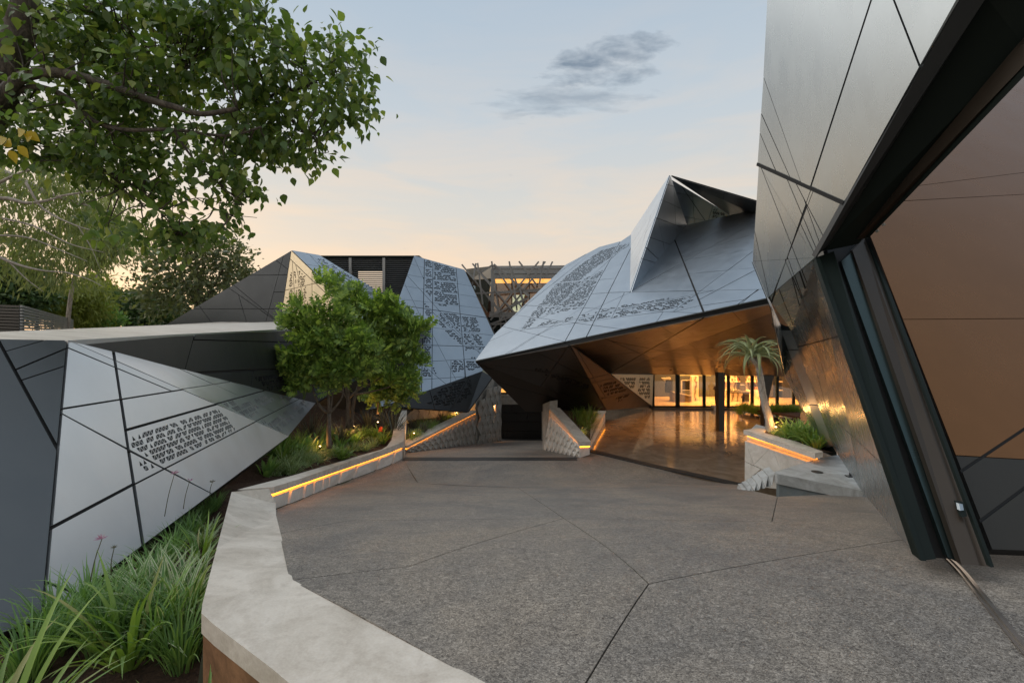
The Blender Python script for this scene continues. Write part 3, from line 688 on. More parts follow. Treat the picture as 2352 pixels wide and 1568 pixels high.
facet('underside', tw, [tp[4], tp[5], W(1075, 946, 20.5)], M_DARK_SHADED, seams=sm(5, (500, 330, 560, 560), (900, 230, 700, 580)), gap=.03, inset=.002, perfs=[dict(poly=cl(5, (480, 520), (620, 360), (900, 260), (900, 420), (760, 520)), dir=(c(5, 480, 520), c(5, 900, 420)), cell=(.10, .12), seed=46)])
facet('underside', tw, [tp[4], W(1075, 946, 20.5), W(1131, 866.5, 21.5)], M_DARK_SHADED, gap=.03, inset=.002)
# back and side closing faces so that the wing is a volume
bk1 = [tp[0], tp[2], tp[2]+Vector((.5, 5, -.5)), tp[0]+Vector((-1, 5, -.5))]
MB().add(bk1, [(0, 1, 2, 3)]).out('roof', M_TOWER, tw)
MB().add([tp[2], tp[3], W(1140, 771, 27), W(1067, 640, 28)], [(0, 1, 2, 3)]).out('side_face', M_DARK_SHADED, tw)

# ================================================================== GLAZED LINK with lattice
lkb = empty('glazed_link', (-.5, 30, -3), 'glazed link lit by an orange ceiling band behind a lattice of crossed bars', 'building')
GY = 30.0
def W23(x, y, Y): return W(*c(23, x, y), Y)
# sill band, roof band
def slabp(name, pts, Y, d, mat, parent, k=23):
    return MB().prism([W(*c(k, *p), Y) for p in pts], (0, d, 0)).out(name, mat, parent)
slabp('fascia_panel', [(650, 190), (2000, 178), (2000, 240), (650, 240)], GY-.35, .5, M_LOUV, lkb)
slabp('fascia_panel', [(650, 244), (2000, 244), (2000, 322), (650, 322)], GY-.28, .4, M_LOUV, lkb)
slabp('fascia_panel', [(650, 326), (1900, 326), (1700, 405), (650, 405)], GY-.2, .3, M_LOUV, lkb)
MB().prism([W23(180, 245, GY+3.0), W23(650, 190, GY-.35), W23(650, 405, GY-.2), W23(250, 440, GY+3)], (0, .2, 0)).out('fascia_panel', M_LOUV, lkb)
slabp('post', [(625, 240), (675, 240), (680, 1000), (625, 1000)], GY-.25, .3, M_LOUV, lkb)
for x in (990, 1300): slabp('mullion', [(x-7, 405), (x+7, 405), (x+7, 1000), (x-7, 1000)], GY-.1, .12, M_FRAME, lkb)
slabp('transom', [(300, 655), (1500, 615), (1500, 640), (300, 680)], GY-.15, .15, M_LOUV, lkb)
slabp('transom', [(600, 985), (1100, 995), (1100, 1080), (600, 1080)], GY-.15, .2, M_LOUV, lkb)
for a, b in ((680, 990), (990, 1300), (1300, 1700)): slabp('window_pane', [(a, 405), (b, 405), (b, 1200), (a, 1200)], GY-.02, .02, M_GLASS, lkb)
MB().prism([W23(200, 440, GY+2.6), W23(630, 410, GY), W23(630, 1000, GY), W23(560, 1000, GY+1), W23(300, 560, GY+2.3)], (0, .03, 0)).out('window_pane', M_GLASS, lkb)
slabp('lit_ceiling', [(690, 418), (1700, 412), (1600, 486), (690, 490)], GY+1.2, .05, E_WARM, lkb)
slabp('lit_ceiling', [(380, 430), (615, 425), (615, 492), (430, 512)], GY+1.6, .05, E_WARM, lkb)
slabp('inner_wall', [(60, 300), (1800, 380), (1800, 1600), (60, 1600)], GY+3.5, .2, simple('inner_brown', (.09, .05, .03), .5), lkb)
slabp('inner_window', [(1005, 700), (1220, 690), (1180, 800), (1120, 985), (1005, 985)], GY+3.2, .05, emis('sky_window', (.62, .62, .42), .85), lkb)
slabp('lower_wall', [(560, 1080), (1100, 1080), (1000, 1600), (600, 1600)], GY-.1, .2, M_FRAME, lkb)
lat = empty('lattice_screen', (-.5, 29, -2), 'screen of crossed grey steel bars in front of the glazed link', 'screen')
bars = [(120, 165, 750, 950), (305, 150, 600, 480), (365, 145, 300, 520), (395, 140, 485, 860), (380, 250, 1035, 1000), (640, 110, 810, 1300), (670, 170, 1000, 640), (680, 160, 1300, 700), (440, 310, 660, 170), (945, 110, 1060, 760),
        (975, 210, 1220, 900), (1115, 110, 1430, 530), (1460, 115, 1050, 610), (1545, 110, 1470, 500), (1575, 115, 1200, 600), (1700, 115, 1560, 400), (430, 670, 1500, 595), (1010, 640, 620, 1130), (1230, 760, 590, 1075),
        (1010, 700, 1200, 960), (1000, 870, 1190, 640), (770, 950, 900, 1170), (960, 920, 660, 1290), (620, 1200, 1000, 1070), (640, 1210, 900, 1190), (590, 710, 760, 960), (1060, 760, 1080, 960), (1120, 560, 1180, 760), (1190, 640, 1290, 720), (1000, 900, 1290, 740)]
for i, (x0, y0, x1, y1) in enumerate(bars):
    Y = GY-1.1-.12*(i % 5)
    MB().bar(W23(x0, y0, Y), W23(x1, y1, Y-.1), .10, .08, up=(0, 1, 0)).out('lattice_bar', M_TWIG, lat)

# ================================================================== CANOPY WING
can = empty('canopy_wing', (6, 20, -2.8), 'large folded metal canopy wing with sweeping grey roof over the glossy floor', 'building')
T = W(1092.3, 829.4, 17.0); ER0 = W(1766.8, 685, 13.0); ER = T.lerp(ER0, 1.15); RG = W(1577, 518, 24.0)
PR = Plane(T, ER, RG)
E1 = PR.hit(1309.7, 786.6)
rs = sm(6, (1312, 165, 990, 812, .035, 1), (1130, 310, 840, 835, .03, 1), (1310, 490, 2260, 472), (500, 582, 1840, 645), (390, 740, 860, 855), (455, 652, 1480, 790), (1310, 490, 480, 870), (1060, 500, 320, 830), (1760, 510, 620, 745, .03), (1480, 640, 610, 752, .025),
        (1300, 130, 700, 660), (1200, 300, 900, 420), (1075, 165, 480, 640), (960, 230, 560, 500), (860, 290, 400, 730), (840, 420, 1310, 380), (1060, 500, 1560, 470), (900, 640, 480, 900), (760, 720, 400, 940), (1320, 380, 1180, 660), (2230, 470, 2080, 600), (1560, 610, 1500, 700)) + \
     sm(13, (785, 820, 1080, 1555, .06, 1), (1610, 605, 720, 890), (1600, 760, 590, 1062), (1600, 915, 850, 1030), (1600, 1110, 540, 1205), (1610, 1140, 1060, 1430, .03), (1520, 540, 700, 935), (1610, 640, 330, 1350), (1595, 940, 870, 1490), (1100, 640, 840, 760), (1700, 1310, 1500, 1450, .03), (1520, 1440, 1060, 1505, .03), (1060, 1500, 780, 1568))
rdir = (c(6, 620, 740), c(6, 1750, 520))
facet('roof_face', can, [T, ER, PR.hit(1850, 560), PR.hit(1790, 470), RG, PR.hit(1500, 545), PR.hit(1450, 539), PR.hit(1427, 555), PR.hit(1374.8, 569), PR.hit(1300, 608.8), PR.hit(1135, 770.7)], M_ALU_ROOF, seams=rs,
      perfs=[dict(poly=cl(6, (625, 735), (700, 700), (1000, 650), (1100, 610), (1560, 540), (1740, 515), (1760, 545), (1690, 600), (1500, 625), (1380, 640), (1080, 690), (640, 745)), dir=rdir, cell=(.13, .15), seed=31, skew=-.3),
             dict(poly=cl(6, (690, 660), (760, 560), (880, 440), (1125, 320), (1040, 490), (950, 600)), dir=(c(6, 700, 600), c(6, 1000, 590)), cell=(.125, .14), seed=32),
             dict(poly=cl(6, (520, 760), (600, 640), (760, 440), (960, 280), (1090, 190), (1290, 135), (1300, 150), (1040, 320), (800, 520), (640, 680), (580, 740)), dir=(c(6, 700, 600), c(6, 1000, 590)), cell=(.125, .14), seed=33)], gap=.02, info=True, inset=.0)
# fascia edge
fo = Vector((.06, .12, -.13))
MB().prism([T+Vector((0, -.02, .0)), ER, ER+Vector((.05, .1, -.16)), T+Vector((0, .05, -.03))], (0, .06, 0)).out('fascia', M_LOUV, can)
# soffits
dz = Vector((.02, .10, -.12))
K1 = W(1398.6, 856.4, 22.5); TR = W(1812, 863, 24.5); Q1 = W(1392, 941.5, 20.2); Q2 = W(1497, 933, 25.0); Q3 = W(1500, 859.8, 25.0); QB = W(1206.6, 944, 19.6)
E1d, Td, ERd = E1+Vector((0, .1, -.08)), T+Vector((0, .06, -.03)), ER+Vector((0, .1, -.16))
sf = sm(6, (1810, 680, 1150, 1070, .06, 1), (2010, 590, 2180, 760), (1520, 725, 2120, 1090), (1110, 810, 1740, 1080), (1200, 840, 2250, 1040), (1150, 930, 2340, 860), (1450, 850, 2340, 730), (1180, 975, 2300, 960), (1160, 1020, 2300, 1015))
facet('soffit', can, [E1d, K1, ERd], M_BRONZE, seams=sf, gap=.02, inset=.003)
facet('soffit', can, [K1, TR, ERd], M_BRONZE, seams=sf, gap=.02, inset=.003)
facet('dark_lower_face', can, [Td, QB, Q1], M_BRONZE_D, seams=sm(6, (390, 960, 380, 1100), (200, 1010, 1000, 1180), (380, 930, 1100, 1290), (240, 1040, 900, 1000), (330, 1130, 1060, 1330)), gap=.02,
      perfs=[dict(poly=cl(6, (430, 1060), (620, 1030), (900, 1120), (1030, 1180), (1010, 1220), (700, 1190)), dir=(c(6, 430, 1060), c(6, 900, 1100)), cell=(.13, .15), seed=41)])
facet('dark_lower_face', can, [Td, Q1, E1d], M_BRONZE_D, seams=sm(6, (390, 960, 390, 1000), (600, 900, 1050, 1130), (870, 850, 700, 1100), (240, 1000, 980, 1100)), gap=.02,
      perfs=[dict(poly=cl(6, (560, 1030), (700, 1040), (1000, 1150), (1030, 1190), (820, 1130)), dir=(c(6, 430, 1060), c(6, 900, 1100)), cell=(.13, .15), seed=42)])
facet('brown_face', can, [E1d, Q1, Q2, K1][0:3], M_BRONZE, seams=sm(6, (1030, 1140, 1190, 1100), (1000, 1110, 1160, 1070), (1090, 1250, 1400, 1200), (950, 960, 1150, 1290)), gap=.02,
      perfs=[dict(poly=cl(6, (1050, 1140), (1180, 1085), (1330, 1230), (1220, 1270), (1090, 1210)), dir=(c(6, 1050, 1150), c(6, 1250, 1110)), cell=(.15, .18), seed=43)])
facet('brown_face', can, [E1d, Q2, K1], M_BRONZE, seams=sm(6, (1030, 1140, 1190, 1100)), gap=.02)
facet('screen_face', can, [K1+Vector((.02, .02, -.05)), Q2, Q3], M_BEIGE_SUNSET, seams=sm(6, (1370, 1080, 1350, 1250)), gap=.02,
      perfs=[dict(poly=cl(6, (1215, 1090), (1340, 1085), (1330, 1180), (1280, 1180)), dir=(c(6, 1200, 1100), c(6, 1400, 1100)), cell=(.15, .19), seed=44), dict(poly=cl(6, (1360, 1085), (1445, 1085), (1440, 1260), (1345, 1215)), dir=(c(6, 1200, 1100), c(6, 1400, 1100)), cell=(.15, .19), seed=45)])
# ---- spike on the roof
AX = W(1538.4, 402.9, 20.8); TT = PR.hit(1448.5, 673)+PR.n*.03; LBk = W(1450.5, 536, 24.5); RBk = PR.hit(1577, 518)+PR.n*.02
facet('spike_face', can, [AX, TT, LBk], M_ALU, seams=sm(13, (650, 390, 330, 980), (640, 400, 420, 730), (585, 580, 330, 970), (520, 790, 330, 1080), (500, 900, 325, 1180), (440, 1010, 322, 1250), (560, 480, 350, 1200), (640, 240, 380, 720)), gap=.02, depth=.03)
facet('spike_face', can, [AX, TT, RBk], M_ALU_ROOF, seams=sm(13, (650, 395, 880, 500), (585, 580, 905, 700), (520, 785, 740, 860), (765, 245, 795, 790, .03), (480, 895, 615, 1020, .03), (440, 1008, 570, 1045), (600, 590, 680, 960), (640, 220, 770, 250)), gap=.02, depth=.03)
Pb = W(1678, 494, 25.0)
facet('spike_face', can, [AX+Vector((.1, .3, -.05)), RBk, Pb], M_ALU_ROOF, seams=sm(13, (850, 245, 1100, 610, .03), (795, 315, 1270, 415), (875, 560, 1080, 600), (1180, 435, 1130, 600, .03), (960, 300, 985, 640)), gap=.02, depth=.03,
      perfs=[dict(poly=cl(13, (1190, 470), (1350, 550), (1300, 560), (1170, 590)), dir=(c(13, 1180, 500), c(13, 1300, 520)), cell=(.16, .2), seed=51)])
facet('spike_overhang', can, [AX+Vector((.05, -.05, -.04)), W(1738, 462, 19.5), W(1738, 492, 21.5), Pb][0:3], M_DARK_SHADED, seams=sm(13, (940, 220, 935, 280), (740, 170, 1540, 495), (1300, 320, 1270, 480)), gap=.02, depth=.03)
facet('spike_overhang', can, [AX+Vector((.05, -.05, -.04)), W(1738, 492, 21.5), Pb], M_DARK_SHADED, gap=.02, depth=.03)
# ---- columns
col1 = MB().add([W(1649.5, 858, 19.7), W(1665.5, 858, 19.7), W(1662.5, 991, 19.7), W(1652, 991, 19.7)], []).v
o = MB().prism([W(1650, 856, 19.7), W(1665.5, 856, 19.7), W(1663.5, 990.5, 19.7), W(1652, 990.5, 19.7)], (0, .3, 0)).out('column', M_DARKC); prop(o, 'dark square steel column standing in the middle of the glossy floor', 'column')
o = MB().prism([W(1753, 862, 20.5), W(1766, 862, 20.5), W(1766, 984.5, 20.5), W(1755, 984.5, 20.5)], (0, .3, 0)).out('column', M_DARKC); prop(o, 'dark steel column half hidden behind the aloe tree trunk', 'column')
o = MB().prism([W(1766, 862, 22.5), W(1778, 862, 22.5), W(1762, 930, 22.5), W(1753, 930, 22.5)], (0, .3, 0)).out('column', M_DARKC); prop(o, 'slanting dark column just right of the aloe trunk by the lit library', 'column')

# ================================================================== GATEWAY WING (right)
gw = empty('gateway_wing', (5, 7, -1), 'towering polished metal gateway wing at the right with slanted bronze gate', 'building')
a_ = W(2116, 1287, 3.35); b_ = W(1982, 1130, 8.9); q_ = W(1872.6, 592, 5.8); s_ = W(1744, 377, 7.0); r_ = W(1944, 466, 5.3); e_ = W(1730, 600, 7.02); m_ = W(1762, 672, 7.7); d_ = W(1818, 759, 9.0); d2_ = W(1914, 1026, 10.6)
up0 = W(2205, 0, 3.9)
PU = Plane(s_, W(1767.5, 0, 6.5), up0); r_ = PU.hit(1944, 466)
e_ = PU.hit(1730, 600); m_ = PU.hit(1764, 684); q_ = PU.hit(1872.6, 592)
gs = sm(8, (160, 740, 380, 1300), (280, 800, 470, 1250, .012), (310, 800, 470, 1110), (395, 830, 205, 1370, .012), (130, 1010, 210, 1370), (405, 840, 120, 1568), (360, 900, 520, 1350), (230, 1000, 430, 1568), (345, 1010, 480, 1300), (240, 1290, 350, 1568), (270, 1160, 440, 1568)) + \
     sm(9, (305, 190, 480, 145, .02, 1), (370, 170, 480, 540), (240, 60, 430, 520), (400, 160, 560, 640), (430, 470, 680, 700, .014), (530, 560, 600, 770), (350, 190, 470, 640, .012), (310, 60, 400, 200))
facet('lower_face', gw, [a_, b_, q_], M_GATE, seams=gs, gap=.012, inset=.002, depth=.02, thick=.008)
facet('lower_face', gw, [b_, d2_, q_], M_GATE, seams=gs, gap=.012, inset=.002, depth=.02, thick=.008)
facet('lower_face', gw, [d2_, d_, q_], M_GATE, seams=gs, gap=.012, inset=.002, depth=.02, thick=.008)
facet('lower_face', gw, [m_, e_, q_], M_GATE, seams=gs, gap=.012, inset=.002, depth=.02, thick=.008)
facet('lower_face', gw, [d_, m_, q_], M_GATE, seams=gs, gap=.012, inset=.002, depth=.02, thick=.008)
facet('lower_face', gw, [e_, s_, q_], M_GATE, seams=gs, gap=.012, inset=.002, depth=.02, thick=.008)
facet('lower_face', gw, [s_, W(1944, 466, 5.3), q_], M_GATE, seams=gs, gap=.012, inset=.002, depth=.02, thick=.008)
pass
pass
us = sm(8, (672, -10, 395, 840, .02, 1), (770, 0, 885, 290, .02, 1), (180, 340, 350, 810, .012, 1), (170, 505, 300, 790, .012), (163, 590, 235, 760, .012))
upA = PU.hit(1757.8, 175); upB = PU.hit(1772, -120)
facet('upper_face', gw, [s_, up0, upA, upB, PU.hit(2000,-900), PU.hit(2400, -348)][0:0]+[s_, r_, up0, PU.hit(2400, -348), PU.hit(2450, -700), PU.hit(1850,-700), upB, upA], M_GATE, seams=us, gap=.012, inset=.004)
MB().bar(s_+PU.n*.036, r_+PU.n*.036, .045, .012, up=PU.n).out('open_joint', M_BACK, gw)
# far brown leg, pale strip
n0, n1, n2, n3, n4 = W(1730, 598, 7.12), W(1797, 757, 9.8), W(1897, 1027, 11.3), W(1868, 1000, 12.0), W(1802, 864, 11.4)
n5 = W(1769, 704, m_.y+.15); n0 = e_+Vector((.01, .05, 0))
facet('inner_leg', gw, [n0, n5, n1], M_GATE, gap=.015, inset=.002, depth=.008, thick=.008)
facet('inner_leg', gw, [n5, n4, n1], M_GATE, seams=sm(9, (200, 120, 245, 310), (245, 120, 330, 560)), gap=.015, inset=.002, depth=.008, thick=.008)
facet('inner_leg', gw, [n4, n2, n1], M_GATE, seams=sm(7, (1790, 210, 1900, 640), (1840, 440, 2050, 820)), gap=.015, inset=.002, depth=.008, thick=.008)
facet('inner_leg', gw, [n4, W(1893, 1031, 12.3), n2], M_GATE, gap=.015, inset=.002, depth=.008, thick=.008)
facet('pale_strip', gw, [W(1797, 757, 9.75), W(1820, 757, 9.3), W(1917, 1022, 10.7), W(1898, 1028, 11.2)][0:3]+[(1898, 1028)], M_ALU_PALE, seams=sm(7, (1830, 205, 1930, 205, .02), (2030, 675, 2120, 680, .02)), gap=.012, inset=.002)
MB().prism([W(1788, 742, 9.6), W(1818, 752, 9.2), W(1818, 759, 9.25), W(1797, 758, 9.7)], (0, .3, 0)).out('reveal', M_DARK_SHADED, gw)
MB().prism([W(1905, 1028, 11.1), W(1919, 1012, 10.7), W(1922, 1045, 10.9), W(1910, 1046, 11.1)], (0, .3, 0)).out('leg_base', M_FRAME, gw)
# far outer side of the wing (closing body)
MB().add([s_, upA, upB, upB+Vector((6, 3, 0)), e_+Vector((6, 3, 0)), e_], [(0, 5, 4, 3, 2, 1)]).out('rear_face', M_TOWER, gw)
# ---- frame of the slanted opening
def quadp(name, pts, d, mat, parent=gw): return MB().prism(pts, d).out(name, mat, parent)
def P8(x, y, Y): return W(*c(8, x, y), Y)
Bm = 3.36
TP = 3.92
def WL(x, y, sh=0, dy=0):
    t = (x-sh-1872)/(2205-1872); return W(x, y, 1/(1/5.8+(1/3.9-1/5.8)*t)+dy)
def WJ(x, y, dy=0):                                  # jamb: depth by height in the picture
    t = (y-592)/(1287-592); return W(x, y, 1/(1/5.8+(1/3.36-1/5.8)*t)+dy)
quadp('gate_frame', [q_, WJ(1915, 577), WJ(2150, 1283), a_], (.02, .10, 0), M_FRAME)
quadp('frame_lip', [WJ(1872.6, 592, -.02), WJ(1882, 590, -.02), WJ(2128, 1288, -.02), WJ(2116, 1287, -.02)], (.0, .02, 0), M_FRAME)
quadp('recess', [WJ(1900, 575, .12), WJ(1985, 545, .12), WJ(2225, 1285, .12), WJ(2140, 1280, .12)], (0, .08, 0), M_BACK)
quadp('gate_post', [WJ(1932, 600, .03), WJ(1962, 575, .03), WJ(2210, 1296, .03), WJ(2177, 1279, .03)], (.01, .05, 0), M_POST)
quadp('gate_post_rib', [WJ(1958, 575, -.02), WJ(1982, 552, -.06), WJ(2250, 1297, -.06), WJ(2209, 1296, -.02)], (.01, .06, 0), M_POSTB)
quadp('gate_post_rib', [WJ(1982, 552, -.06), WJ(1998, 542, -.02), WJ(2284, 1302, -.02), WJ(2250, 1298, -.06)], (.01, .06, 0), M_POSTB)
quadp('post_edge', [WJ(1989, 542, -.08), WJ(1997, 541, -.08), WJ(2284, 1302, -.08), WJ(2276, 1302, -.08)], (.0, .03, 0), M_FRAME)
quadp('lintel', [WL(1872.6, 592), WL(2205, 0), WL(2400, -348), WL(2500, -348, 50), WL(2262, 0, 50), WL(1905, 560, 30)], (.02, .1, .05), M_DARK_SHADED)
quadp('lintel_recess', [WL(1895, 575, 20, .06), WL(2262, -10, 50, .1), WL(2600, -600, 120, .1), WL(2700, -100, 300, .1), WL(2352, 105, 140, .1), WL(1972, 560, 80, .1)], (.0, .15, 0), M_FRAME)
quadp('lintel_rail', [WL(1970, 548, 80), WL(2352, 100, 140), WL(2700, -280, 300), WL(2700, -220, 300), WL(2352, 150, 140), WL(1985, 548, 95)], (.0, .08, 0), M_POSTB)
quadp('lintel_rail', [WL(1985, 546, 95, .01), WL(2352, 152, 140, .01), WL(2700, -222, 300, .01), WL(2700, -190, 300, .01), WL(2352, 176, 140, .01), WL(1997, 545, 95, .01)], (.0, .08, 0), M_FRAME)
for (x, y) in ((2031, 518), (2016, 533)):
    MB().prism([WL(x-3, y-3, 80, -.05), WL(x+1, y-6, 80, -.05), WL(x+4, y-2, 80, -.05), WL(x, y+1, 80, -.05)], (0, .02, 0)).out('gate_roller', M_ALU_PALE, gw)
gate = empty('sliding_gate', (4.5, 3.7, 0), 'large bronze-brown sliding metal gate with thin joints at the right edge', 'gate')
ga, gb, gc_ = W(1997, 541, 5.95), W(2276, 1262, 3.50), W(2640, 1276, 3.46)
gs2 = [((2112, 428), (2352, 398), .008, 1), ((2078, 463), (2352, 448), .008, 1), ((2068, 735), (2352, 733), .008, 1), ((2192, 1047), (2352, 1056), .008, 1), ((2205, 1083), (2352, 985), .022, 1), ((2245, 1200), (2352, 1120), .022, 1)]
Pg = Plane(ga, gb, gc_)
facet('gate_leaf', gate, [ga, gb, gc_, Pg.hit(2640, -150)], M_DOOR, seams=gs2, gap=.008, inset=.002, thick=.012, pname='gate_panel')
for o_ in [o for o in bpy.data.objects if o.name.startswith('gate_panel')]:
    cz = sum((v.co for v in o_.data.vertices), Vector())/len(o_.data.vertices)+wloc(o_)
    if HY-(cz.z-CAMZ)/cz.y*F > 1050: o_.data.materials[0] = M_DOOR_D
kh = empty('lock_plate', WJ(2205, 1165, -.12), 'small dark lock plate on the slanted gate post', 'lock')
MB().prism([WJ(2196, 1150, -.10), WJ(2214, 1153, -.10), WJ(2222, 1185, -.10), WJ(2209, 1187, -.10)], (0, .02, 0)).out('plate', M_FRAME, kh)
MB().prism([WJ(2203, 1156, -.12), WJ(2211, 1157, -.12), WJ(2214, 1171, -.12), WJ(2206, 1172, -.12)], (0, .025, 0)).out('keyhole_cover', M_GATE, kh)
# curved track
tk = []
for (x, y) in ((2174, 1278), (2208, 1312), (2245, 1358), (2282, 1404), (2320, 1452), (2360, 1500), (2440, 1590)): tk.append(G(x, y))
mb = MB()
L = spline(tk, 5)
for a, b in zip(L, L[1:]):
    t = (b-a).normalized(); s = Vector((-t.y, t.x, 0))*.028; z = Vector((0, 0, .004)); mb.prism([a-s+z, b-s+z, b+s+z, a+s+z], (0, 0, .006)); s *= .25; mb.prism([a-s+z, b-s+z, b+s+z, a+s+z], (0, 0, .02))
o = mb.out('gate_track', metal('track_steel', (.5, .45, .40), .95, .3)); prop(o, 'curved steel gate track let into the driveway at lower right', 'track')
#@@
# ================================================================== soil, planters, walls
def Zp(px, py, z): Y = F*(CAMZ-z)/(py-HY); return W(px, py, Y)
SP = [(1, -.70), (4.2, -.70), (6.2, -.98), (6.9, -.82), (9, -1.35), (13.4, -2.28), (16, -2.46), (20, -2.2), (30, -2.2)]
def pw(tab, x):
    if x <= tab[0][0]: return tab[0][1]
    for (a, u), (b, v) in zip(tab, tab[1:]):
        if x <= b: return u+(v-u)*(x-a)/(b-a)
    return tab[-1][1]
def zs(x, y):
    m = 0
    if y > 6.5: m = .45*max(0, min(1, (-5.15-x)/.8))*max(0, min(1, (y-6.5)/3))
    return pw(SP, y)+m+.02*math.sin(x*9)*math.sin(y*7)
def S(px, py):
    Y = 2.0
    while Y < 24:
        p = W(px, py, Y)
        if p.z < zs(p.x, p.y): return Vector((p.x, p.y, zs(p.x, p.y)))
        Y += .02
    return W(px, py, 16)
# ---- near coping (flush with the driveway) -> left garden wall
lw = empty('garden_wall', (-1.5, 3, -.5), 'pale concrete garden wall curving along the left side of the driveway with an orange light strip', 'wall')
cin = [J['r']+Vector((.62, -.9, 0)), J['r'], J['h'], G(640, 1235), G(629, 1184), G(628.5, 1172)+Vector((0, 0, .10)), W(613, 1122, G(628, 1171).y)]
ztop0 = cin[-1].z
cout = [Zp(532, 1129, ztop0), Zp(498, 1257, -.22), Zp(464.5, 1387, .0), Zp(462.6, 1407, .0), Zp(491, 1433, .0), Zp(623, 1533, .0), Zp(664.6, 1568, .0), J['r']+Vector((-.2, -1.2, 0))]
cin = [p+Vector((.03, .0, .004)) for p in cin]
ring = cin+cout; n = len(ring)
ov, _, of, *_ = delaunay_2d_cdt([Vector((p.x, p.y)) for p in ring], [], [list(range(n))], 1, 1e-6, False)
of = [f for f in of if inpoly((ov[f[0]]+ov[f[1]]+ov[f[2]])/3, [Vector((p.x, p.y)) for p in ring])]
zz = {(round(p.x, 3), round(p.y, 3)): p.z for p in ring}
tv = [Vector((p.x, p.y, zz[(round(p.x, 3), round(p.y, 3))])) for p in ov]
mbc = MB().add(tv, of); k = len(ring)
mbc.add(ring+[p-Vector((0, 0, .12)) for p in ring], [(i, (i+1) % k, k+(i+1) % k, k+i) for i in range(k)])
mbc.out('coping', M_CONC, lw)
of_ = [p+Vector((.012, -.004, -.121)) for p in cout]
mbo = MB()
for a, b in zip(of_, of_[1:]): mbo.add([a, b, b-Vector((0, 0, 1.1)), a-Vector((0, 0, 1.1))], [(0, 1, 2, 3)])
# rough rendered lip that follows the wall
rr = random.Random(5)
lip = MB()
for a, b in zip(cout[:-1], cout[1:]):
    L = (b-a).length; m = max(2, int(L/.05)); t = (b-a)/L; nrm_ = Vector((t.y, -t.x, 0))*-1
    prev = None
    for i in range(m+1):
        p = a+t*(L*i/m); dz_ = .115+rr.uniform(-.012, .012); o1 = p+Vector((0, 0, -.001)); o2 = p-Vector((0, 0, dz_))
        if prev: lip.add([prev[0], o1, o2, prev[1]], [(0, 1, 2, 3)])
        prev = (o1, o2)
mbo.out('outer_face', M_RUST, lw)
# ---- LED wall
def ledwall(parent, base, lip_, top, back, slots, body=M_CONC2, slot_w=.11, out=None, cop_mat=M_CONC, first=0, panels=True):
    """base/lip/top/back: 3-D polylines with the same number of points"""
    n = len(base)
    def outn(i):
        t = (base[min(i+1, n-1)]-base[max(i-1, 0)]); t.z = 0; t = t.normalized(); v = Vector((t.y, -t.x, 0))
        return v if v.dot(CAM-base[i]) > 0 else -v
    O = [out if out is not None else outn(i) for i in range(n)]
    rec = .07
    B = [b-o*rec for b, o in zip(base, O)]; Lp = [l-o*rec for l, o in zip(lip_, O)]
    mb = MB()
    for i in range(n-1): mb.add([B[i], B[i+1], Lp[i+1], Lp[i], B[i]-O[i]*.12, B[i+1]-O[i+1]*.12, Lp[i+1]-O[i+1]*.12, Lp[i]-O[i]*.12], [(0, 1, 2, 3), (5, 4, 7, 6), (3, 2, 6, 7)])
    mb.out('wall_body', body, parent)
    mb = MB()
    for i in range(n-1):
        a, b = Lp[i]+O[i]*.022-Vector((0, 0, .004)), Lp[i+1]+O[i+1]*.022-Vector((0, 0, .004)); dz_ = Vector((0, 0, -.026))
        oa, ob = O[i]*-.02, O[i+1]*-.02
        mb.add([a, b, b+dz_, a+dz_, a+oa, b+ob, b+ob+dz_, a+oa+dz_], [(0, 1, 2, 3), (5, 4, 7, 6), (0, 4, 5, 1), (3, 2, 6, 7)])
    mb.out('light_strip', E_LED, parent)
    mb = MB()
    for i in range(n-1):
        q = [lip_[i], lip_[i+1], top[i+1], top[i], Lp[i]-O[i]*.1, Lp[i+1]-O[i+1]*.1, back[i+1], back[i]]
        mb.add(q, [(0, 1, 2, 3), (3, 2, 6, 7), (0, 4, 5, 1), (4, 7, 6, 5)])
    mb.add([lip_[0], top[0], back[0], Lp[0]-O[0]*.1], [(0, 1, 2, 3)]); mb.add([lip_[-1], top[-1], back[-1], Lp[-1]-O[-1]*.1], [(0, 1, 2, 3)])
    mb.out('coping', cop_mat, parent)
    # raised panels between slanted slots
    if not panels: return
    cum = [0]
    for i in range(n-1): cum.append(cum[-1]+(base[i+1]-base[i]).length)
    def at(s, v):
        s = max(0, min(cum[-1]-1e-4, s)); i = max(j for j in range(n-1) if cum[j] <= s); t = (s-cum[i])/(cum[i+1]-cum[i])
        b = base[i].lerp(base[i+1], t); l = lip_[i].lerp(lip_[i+1], t); o = O[i].lerp(O[i+1], t); return b.lerp(l, v)-o*.07, o
    ed = [0]+[s*cum[-1] for s in slots]+[cum[-1]]
    rr = random.Random(len(slots))
    for i in range(len(ed)-1):
        a, b = ed[i]+(slot_w/2 if i else 0), ed[i+1]-(slot_w/2 if i < len(ed)-2 else 0); sl = .09 if i else 0; sr = .09 if i < len(ed)-2 else 0
        if b-a < .06: continue
        v1 = .80; d0 = .03+rr.random()*.015; d1 = .045+rr.random()*.012
        pts = [at(a-sl, 0), at(b-sr, 0), at(b+sr, v1), at(a+sl, v1)]
        f_ = [p+o*(d1 if j in (0, 3) else d0) for j, (p, o) in enumerate(pts)]; g_ = [p+o*.002 for p, o in pts]
        MB().add(f_+g_, [(0, 1, 2, 3), (0, 4, 5, 1), (1, 5, 6, 2), (2, 6, 7, 3), (3, 7, 4, 0)]).out('stone_panel', body, parent)
def tabx(t, x): return pw(t, x)
bot = [(628, 1170), (688.6, 1148.4), (764, 1115.7), (809, 1100), (843.5, 1087.7), (898, 1067), (912.7, 1059.7), (926.7, 1053)]
